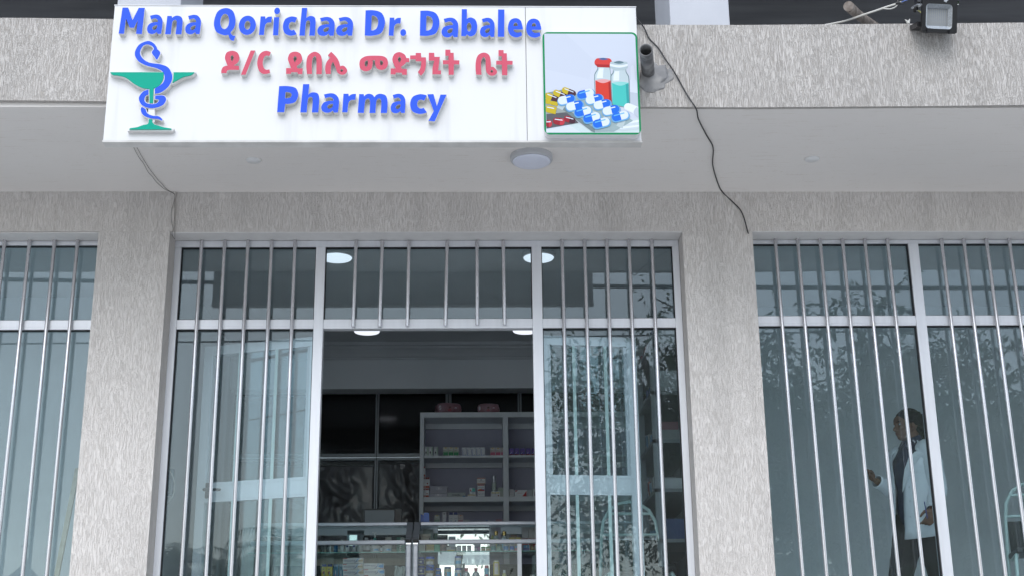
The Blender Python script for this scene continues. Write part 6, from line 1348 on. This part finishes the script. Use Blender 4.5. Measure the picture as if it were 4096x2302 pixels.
# trousers and shoes
q = MB(); q.rings([ring((.012, 0, .99), .112, .162), ring((.012, 0, .92), .122, .176), ring((.012, 0, .84), .126, .184)], pantm, False)
for hp, kn, an in (((.012, -.088, .87), (.045, -.10, .48), (.20, -.10, .085)), ((.0, .088, .87), (-.13, .10, .49), (-.22, .10, .085))):
    hp, kn, an = map(Vector, (hp, kn, an)); ps = [hp+Vector((0, 0, .02)), hp.lerp(kn, .3), hp.lerp(kn, .65), kn, kn.lerp(an, .5), an]
    fine = []; rs = []; r0 = [.112, .108, .095, .085, .080, .078]
    for i in range(5):
        for k in range(5): t = k/5; fine.append(ps[i].lerp(ps[i+1], t)); rs.append((r0[i]+(r0[i+1]-r0[i])*t)*(1+.02*math.sin(i*5+k*2.1)))
    fine.append(ps[-1]); rs.append(r0[-1])
    for _ in range(3): fine = [fine[0]]+[(fine[i-1]+fine[i]*2+fine[i+1])/4 for i in range(1, len(fine)-1)]+[fine[-1]]
    q.tube(fine, rs, pantm, 20)
pc_(q, 'trousers', fix=False)
for an in (Vector((.20, -.10, .09)), Vector((-.22, .10, .09))):
    q = MB(); q.rings([ring((an.x+.03, an.y, .003), .06, .036), ring((an.x-.03, an.y, .05), .10, .044), ring((an.x+.02, an.y, .095), .045, .04)], M['black'], True); q.ell((an.x-.09, an.y, .035), (.085, .042, .034), M['black']); pc_(q, 'shoe')
q = MB(); p = WRL+Vector((-.075, -.02, -.03)); q.tube([p+Vector((.0, 0, -.03)), p+Vector((-.012, 0, .085))], .0035, mat('pen_blue', (.03, .05, .25), .4), 8); o = q.build('pen'); o.location = (0, 0, 0)
mw = Matrix.Translation(person.location) @ Matrix.Rotation(R(24), 4, 'Z'); o.data.transform(mw); tag(o, 'slim blue pen held upright in the lowered hand', 'pen')
# ================================================================ ACROSS THE STREET (seen in the panes)
def leafy_tree(name, label, base, h, spread, n_leaf, seed, droop=.5, zlo=.25, group=None, ls=1.):
    rnd = random.Random(seed); b = Vector(base)
    t = thing(name, label, 'tree', b, group)
    tr = MB(); top = Vector((rnd.uniform(-.3, .3), rnd.uniform(-.3, .3), h*.55))
    tr.tube([(0, 0, -.1), (.05, .02, h*.18), (top.x*.6, top.y*.6, h*.36), top], [h*.032, h*.026, h*.021, h*.014], M['bark'], 10)
    tips = []
    for i in range(26):
        a = rnd.uniform(0, 2*math.pi); st = Vector((top.x*.6, top.y*.6, rnd.uniform(h*.26, h*.54)))
        rr = spread*rnd.uniform(.45, 1.); zt = h*rnd.uniform(.42, .98)*(1-.25*(rr/spread)**2)
        mid = st.lerp(Vector((rr*.55*math.cos(a), rr*.55*math.sin(a), zt)), .6)+Vector((0, 0, h*.05))
        end = Vector((rr*math.cos(a), rr*math.sin(a), zt-h*.05))
        tr.tube([st, mid, end], [h*.011, h*.006, h*.002], M['bark'], 6)
        tips += [mid, end, mid.lerp(end, .5)]
        for q in range(5):
            s = mid.lerp(end, rnd.random()); e = s+Vector((rnd.gauss(0, .8), rnd.gauss(0, .8), rnd.gauss(0, .5)))
            tr.tube([s, e], [h*.003, h*.001], M['bark'], 4); tips.append(e)
    o = tr.build('trunk', fix=False); o.parent = t
    V = []; F = []
    while len(F) < n_leaf:
        c = rnd.choice(tips); sp = c+Vector((rnd.gauss(0, .45), rnd.gauss(0, .45), rnd.gauss(0, .35)))
        ln = rnd.uniform(.35, 1.5)*droop+.25; d = Vector((rnd.gauss(0, .5), rnd.gauss(0, .5), -1.1*droop+rnd.gauss(0, .35))).normalized()
        if sp.z-ln < h*zlo*.6: continue
        for k in range(rnd.randint(6, 13)):
            p = sp+d*(ln*k/12); ld = (d*.5+Vector((rnd.gauss(0, .7), rnd.gauss(0, .7), rnd.gauss(-.3, .5)))).normalized()
            L_ = rnd.uniform(.10, .22)*ls; wv = ld.orthogonal().normalized()
            wv = (Matrix.Rotation(rnd.uniform(0, 6.28), 3, ld) @ wv)*L_*.2
            i = len(V); V += [tuple(p), tuple(p+ld*L_*.5+wv), tuple(p+ld*L_), tuple(p+ld*L_*.5-wv)]; F.append((i, i+1, i+2, i+3))
    lf = MB(); lf.add(V, F, M['leaf']); o = lf.build('crown', fix=False); o.parent = t
    return t
leafy_tree('street_tree', 'tall drooping leafy tree across the street mirrored in the right hand panes', (8.2, -10.5, 0), 11.3, 5.6, 34000, 3, ls=1.1)
leafy_tree('street_tree', 'smaller leafy tree across the street mirrored beside the doorway', (4.2, -10.5, 0), 12.6, 3.3, 17000, 11, 1., ls=.95)
leafy_tree('street_tree', 'far leafy tree across the street mirrored at the right end', (14.5, -13, 0), 11, 4.8, 18000, 21, .6)
leafy_tree('street_tree', 'dense low bushy tree across the street mirrored around the person', (9.6, -8.6, 0), 7.6, 2.9, 26000, 31, .45, .1, ls=1.3)
def palm(base, h, seed, label, nf=26, ln=2.3):
    rnd = random.Random(seed); t = thing('palm_tree', label, 'palm', base, 'palms across the street')
    q = MB(); lean = Vector((rnd.uniform(-.3, .3), rnd.uniform(-.3, .3), 0))
    pts = [lean*(k/6)**2+Vector((0, 0, h*k/6)) for k in range(7)]
    q.tube(pts, [.2, .17, .155, .15, .14, .14, .17], M['bark'], 12); o = q.build('trunk'); o.parent = t
    V = []; F = []; top = pts[-1]
    for i in range(nf):
        a = 2*math.pi*i/nf+rnd.uniform(-.2, .2); el = rnd.uniform(-.2, 1.25); L_ = ln*rnd.uniform(.8, 1.1); p = top.copy(); dirh = Vector((math.cos(a), math.sin(a), 0))
        side = Vector((-math.sin(a), math.cos(a), 0)); prev = None; e = el
        for k in range(15):
            st = dirh*math.cos(e)+Vector((0, 0, math.sin(e))); pn = p+st*(L_/15); e -= .11+.01*k
            for sgn in (-1, 1):
                for sub in (0, .5):
                    b0 = p.lerp(pn, sub); lw = .52*math.sin(math.pi*min(1, (k+1.5)/16))+.08
                    tip = b0+side*sgn*lw*.8+st*lw*.55+Vector((0, 0, -.12*lw-rnd.random()*.12)); wd = st*.022
                    j = len(V); V += [tuple(b0-wd), tuple(b0+wd), tuple(tip)]; F.append((j, j+1, j+2))
            j = len(V); V += [tuple(p+side*.018), tuple(pn+side*.015), tuple(pn-side*.015), tuple(p-side*.018)]; F.append((j, j+1, j+2, j+3)); p = pn
    lf = MB(); lf.add(V, F, M['palm_leaf']); o = lf.build('fronds', fix=False); o.parent = t
for i, (b, h, l) in enumerate([((-6.9, -14, 0), 4.4, 'leftmost palm across the street mirrored in the left shopfront pane'), ((-5.6, -13.2, 0), 3.9, 'second palm across the street mirrored in the left shopfront pane'),
                               ((-4.5, -14.5, 0), 4.7, 'third palm across the street mirrored behind the left door leaf'), ((9.4, -7.5, 0), 3.3, 'palm in front of the leafy trees mirrored beside the person')]):
    palm(b, h, 40+i, l)
# a hedge row behind the palms
rnd = random.Random(5); V = []; F = []
for k in range(6000):
    x = rnd.uniform(-8.2, -1.8); z = abs(rnd.gauss(0, 1))*1.2+.2
    if z > 3.0+.5*math.sin(x*1.7)+.4*math.sin(x*4.1): continue
    p = Vector((x, -15.5+rnd.gauss(0, .6), z)); d_ = Vector((rnd.gauss(0, 1), rnd.gauss(0, 1), rnd.gauss(.2, 1))).normalized(); s_ = d_.orthogonal().normalized()*.09
    i = len(V); V += [tuple(p), tuple(p+d_*.17+s_), tuple(p+d_*.34), tuple(p+d_*.17-s_)]; F.append((i, i+1, i+2, i+3))
hb = MB(); hb.add(V, F, M['leaf']); tag(hb.build('hedge', fix=False), 'low dense hedge across the street behind the palms', 'hedge')
# overhead lines along the street
def overhead(label, y, z, r, tilt=0., sag=.25):
    pts = []
    for k in range(25):
        x = -24+2*k; u = x/24; pts.append((x, y, z-sag*(1-u*u)+tilt*x))
    q = MB(); q.tube(pts, r, M['cable'], 6); tag(q.build('overhead_line'), label, 'cable', 'overhead lines along the street')
overhead('thick overhead bundle along the street mirrored in the left panes', -3.2, 8.15, .035, -.012)
overhead('thin overhead line along the street mirrored under the thick bundle', -3.5, 7.35, .014, .012)
for x in (-24, 24):
    q = MB(); q.tube([(x, -3.3, 0), (x, -3.3, 8.8)], [.14, .1], M['bark'], 10); q.box(x-.06, x+.06, -4.0, -2.6, 8.3, 8.42, M['bark']); tag(q.build('utility_pole'), 'wooden utility pole at the %s end of the street' % ('left' if x < 0 else 'right'), 'pole')

# a far church turret with a cross, mirrored low in the left window
ch = thing('church_turret', 'small far church turret with a cross mirrored low in the left window', 'church', (-25.6, -60, 0))
q = MB(); q.box(-1.2, 1.2, -1.2, 1.2, 0, 7.4, M['paving']); q.lathe([(1.5, 7.4), (1.5, 7.6)], (0, 0, 0), M['paving'], 8); o = q.build('wall'); o.parent = ch
q = MB(); q.lathe([(1.3, 7.6), (1.15, 8.1), (.7, 8.6), (.25, 9.0), (.12, 9.4)], (0, 0, 0), M['cable_old'], 16); o = q.build('dome'); o.parent = ch
q = MB(); q.box(-.05, .05, -.05, .05, 9.3, 10.6, M['cable']); q.box(-.32, .32, -.045, .045, 10.1, 10.2, M['cable']); o = q.build('cross'); o.parent = ch
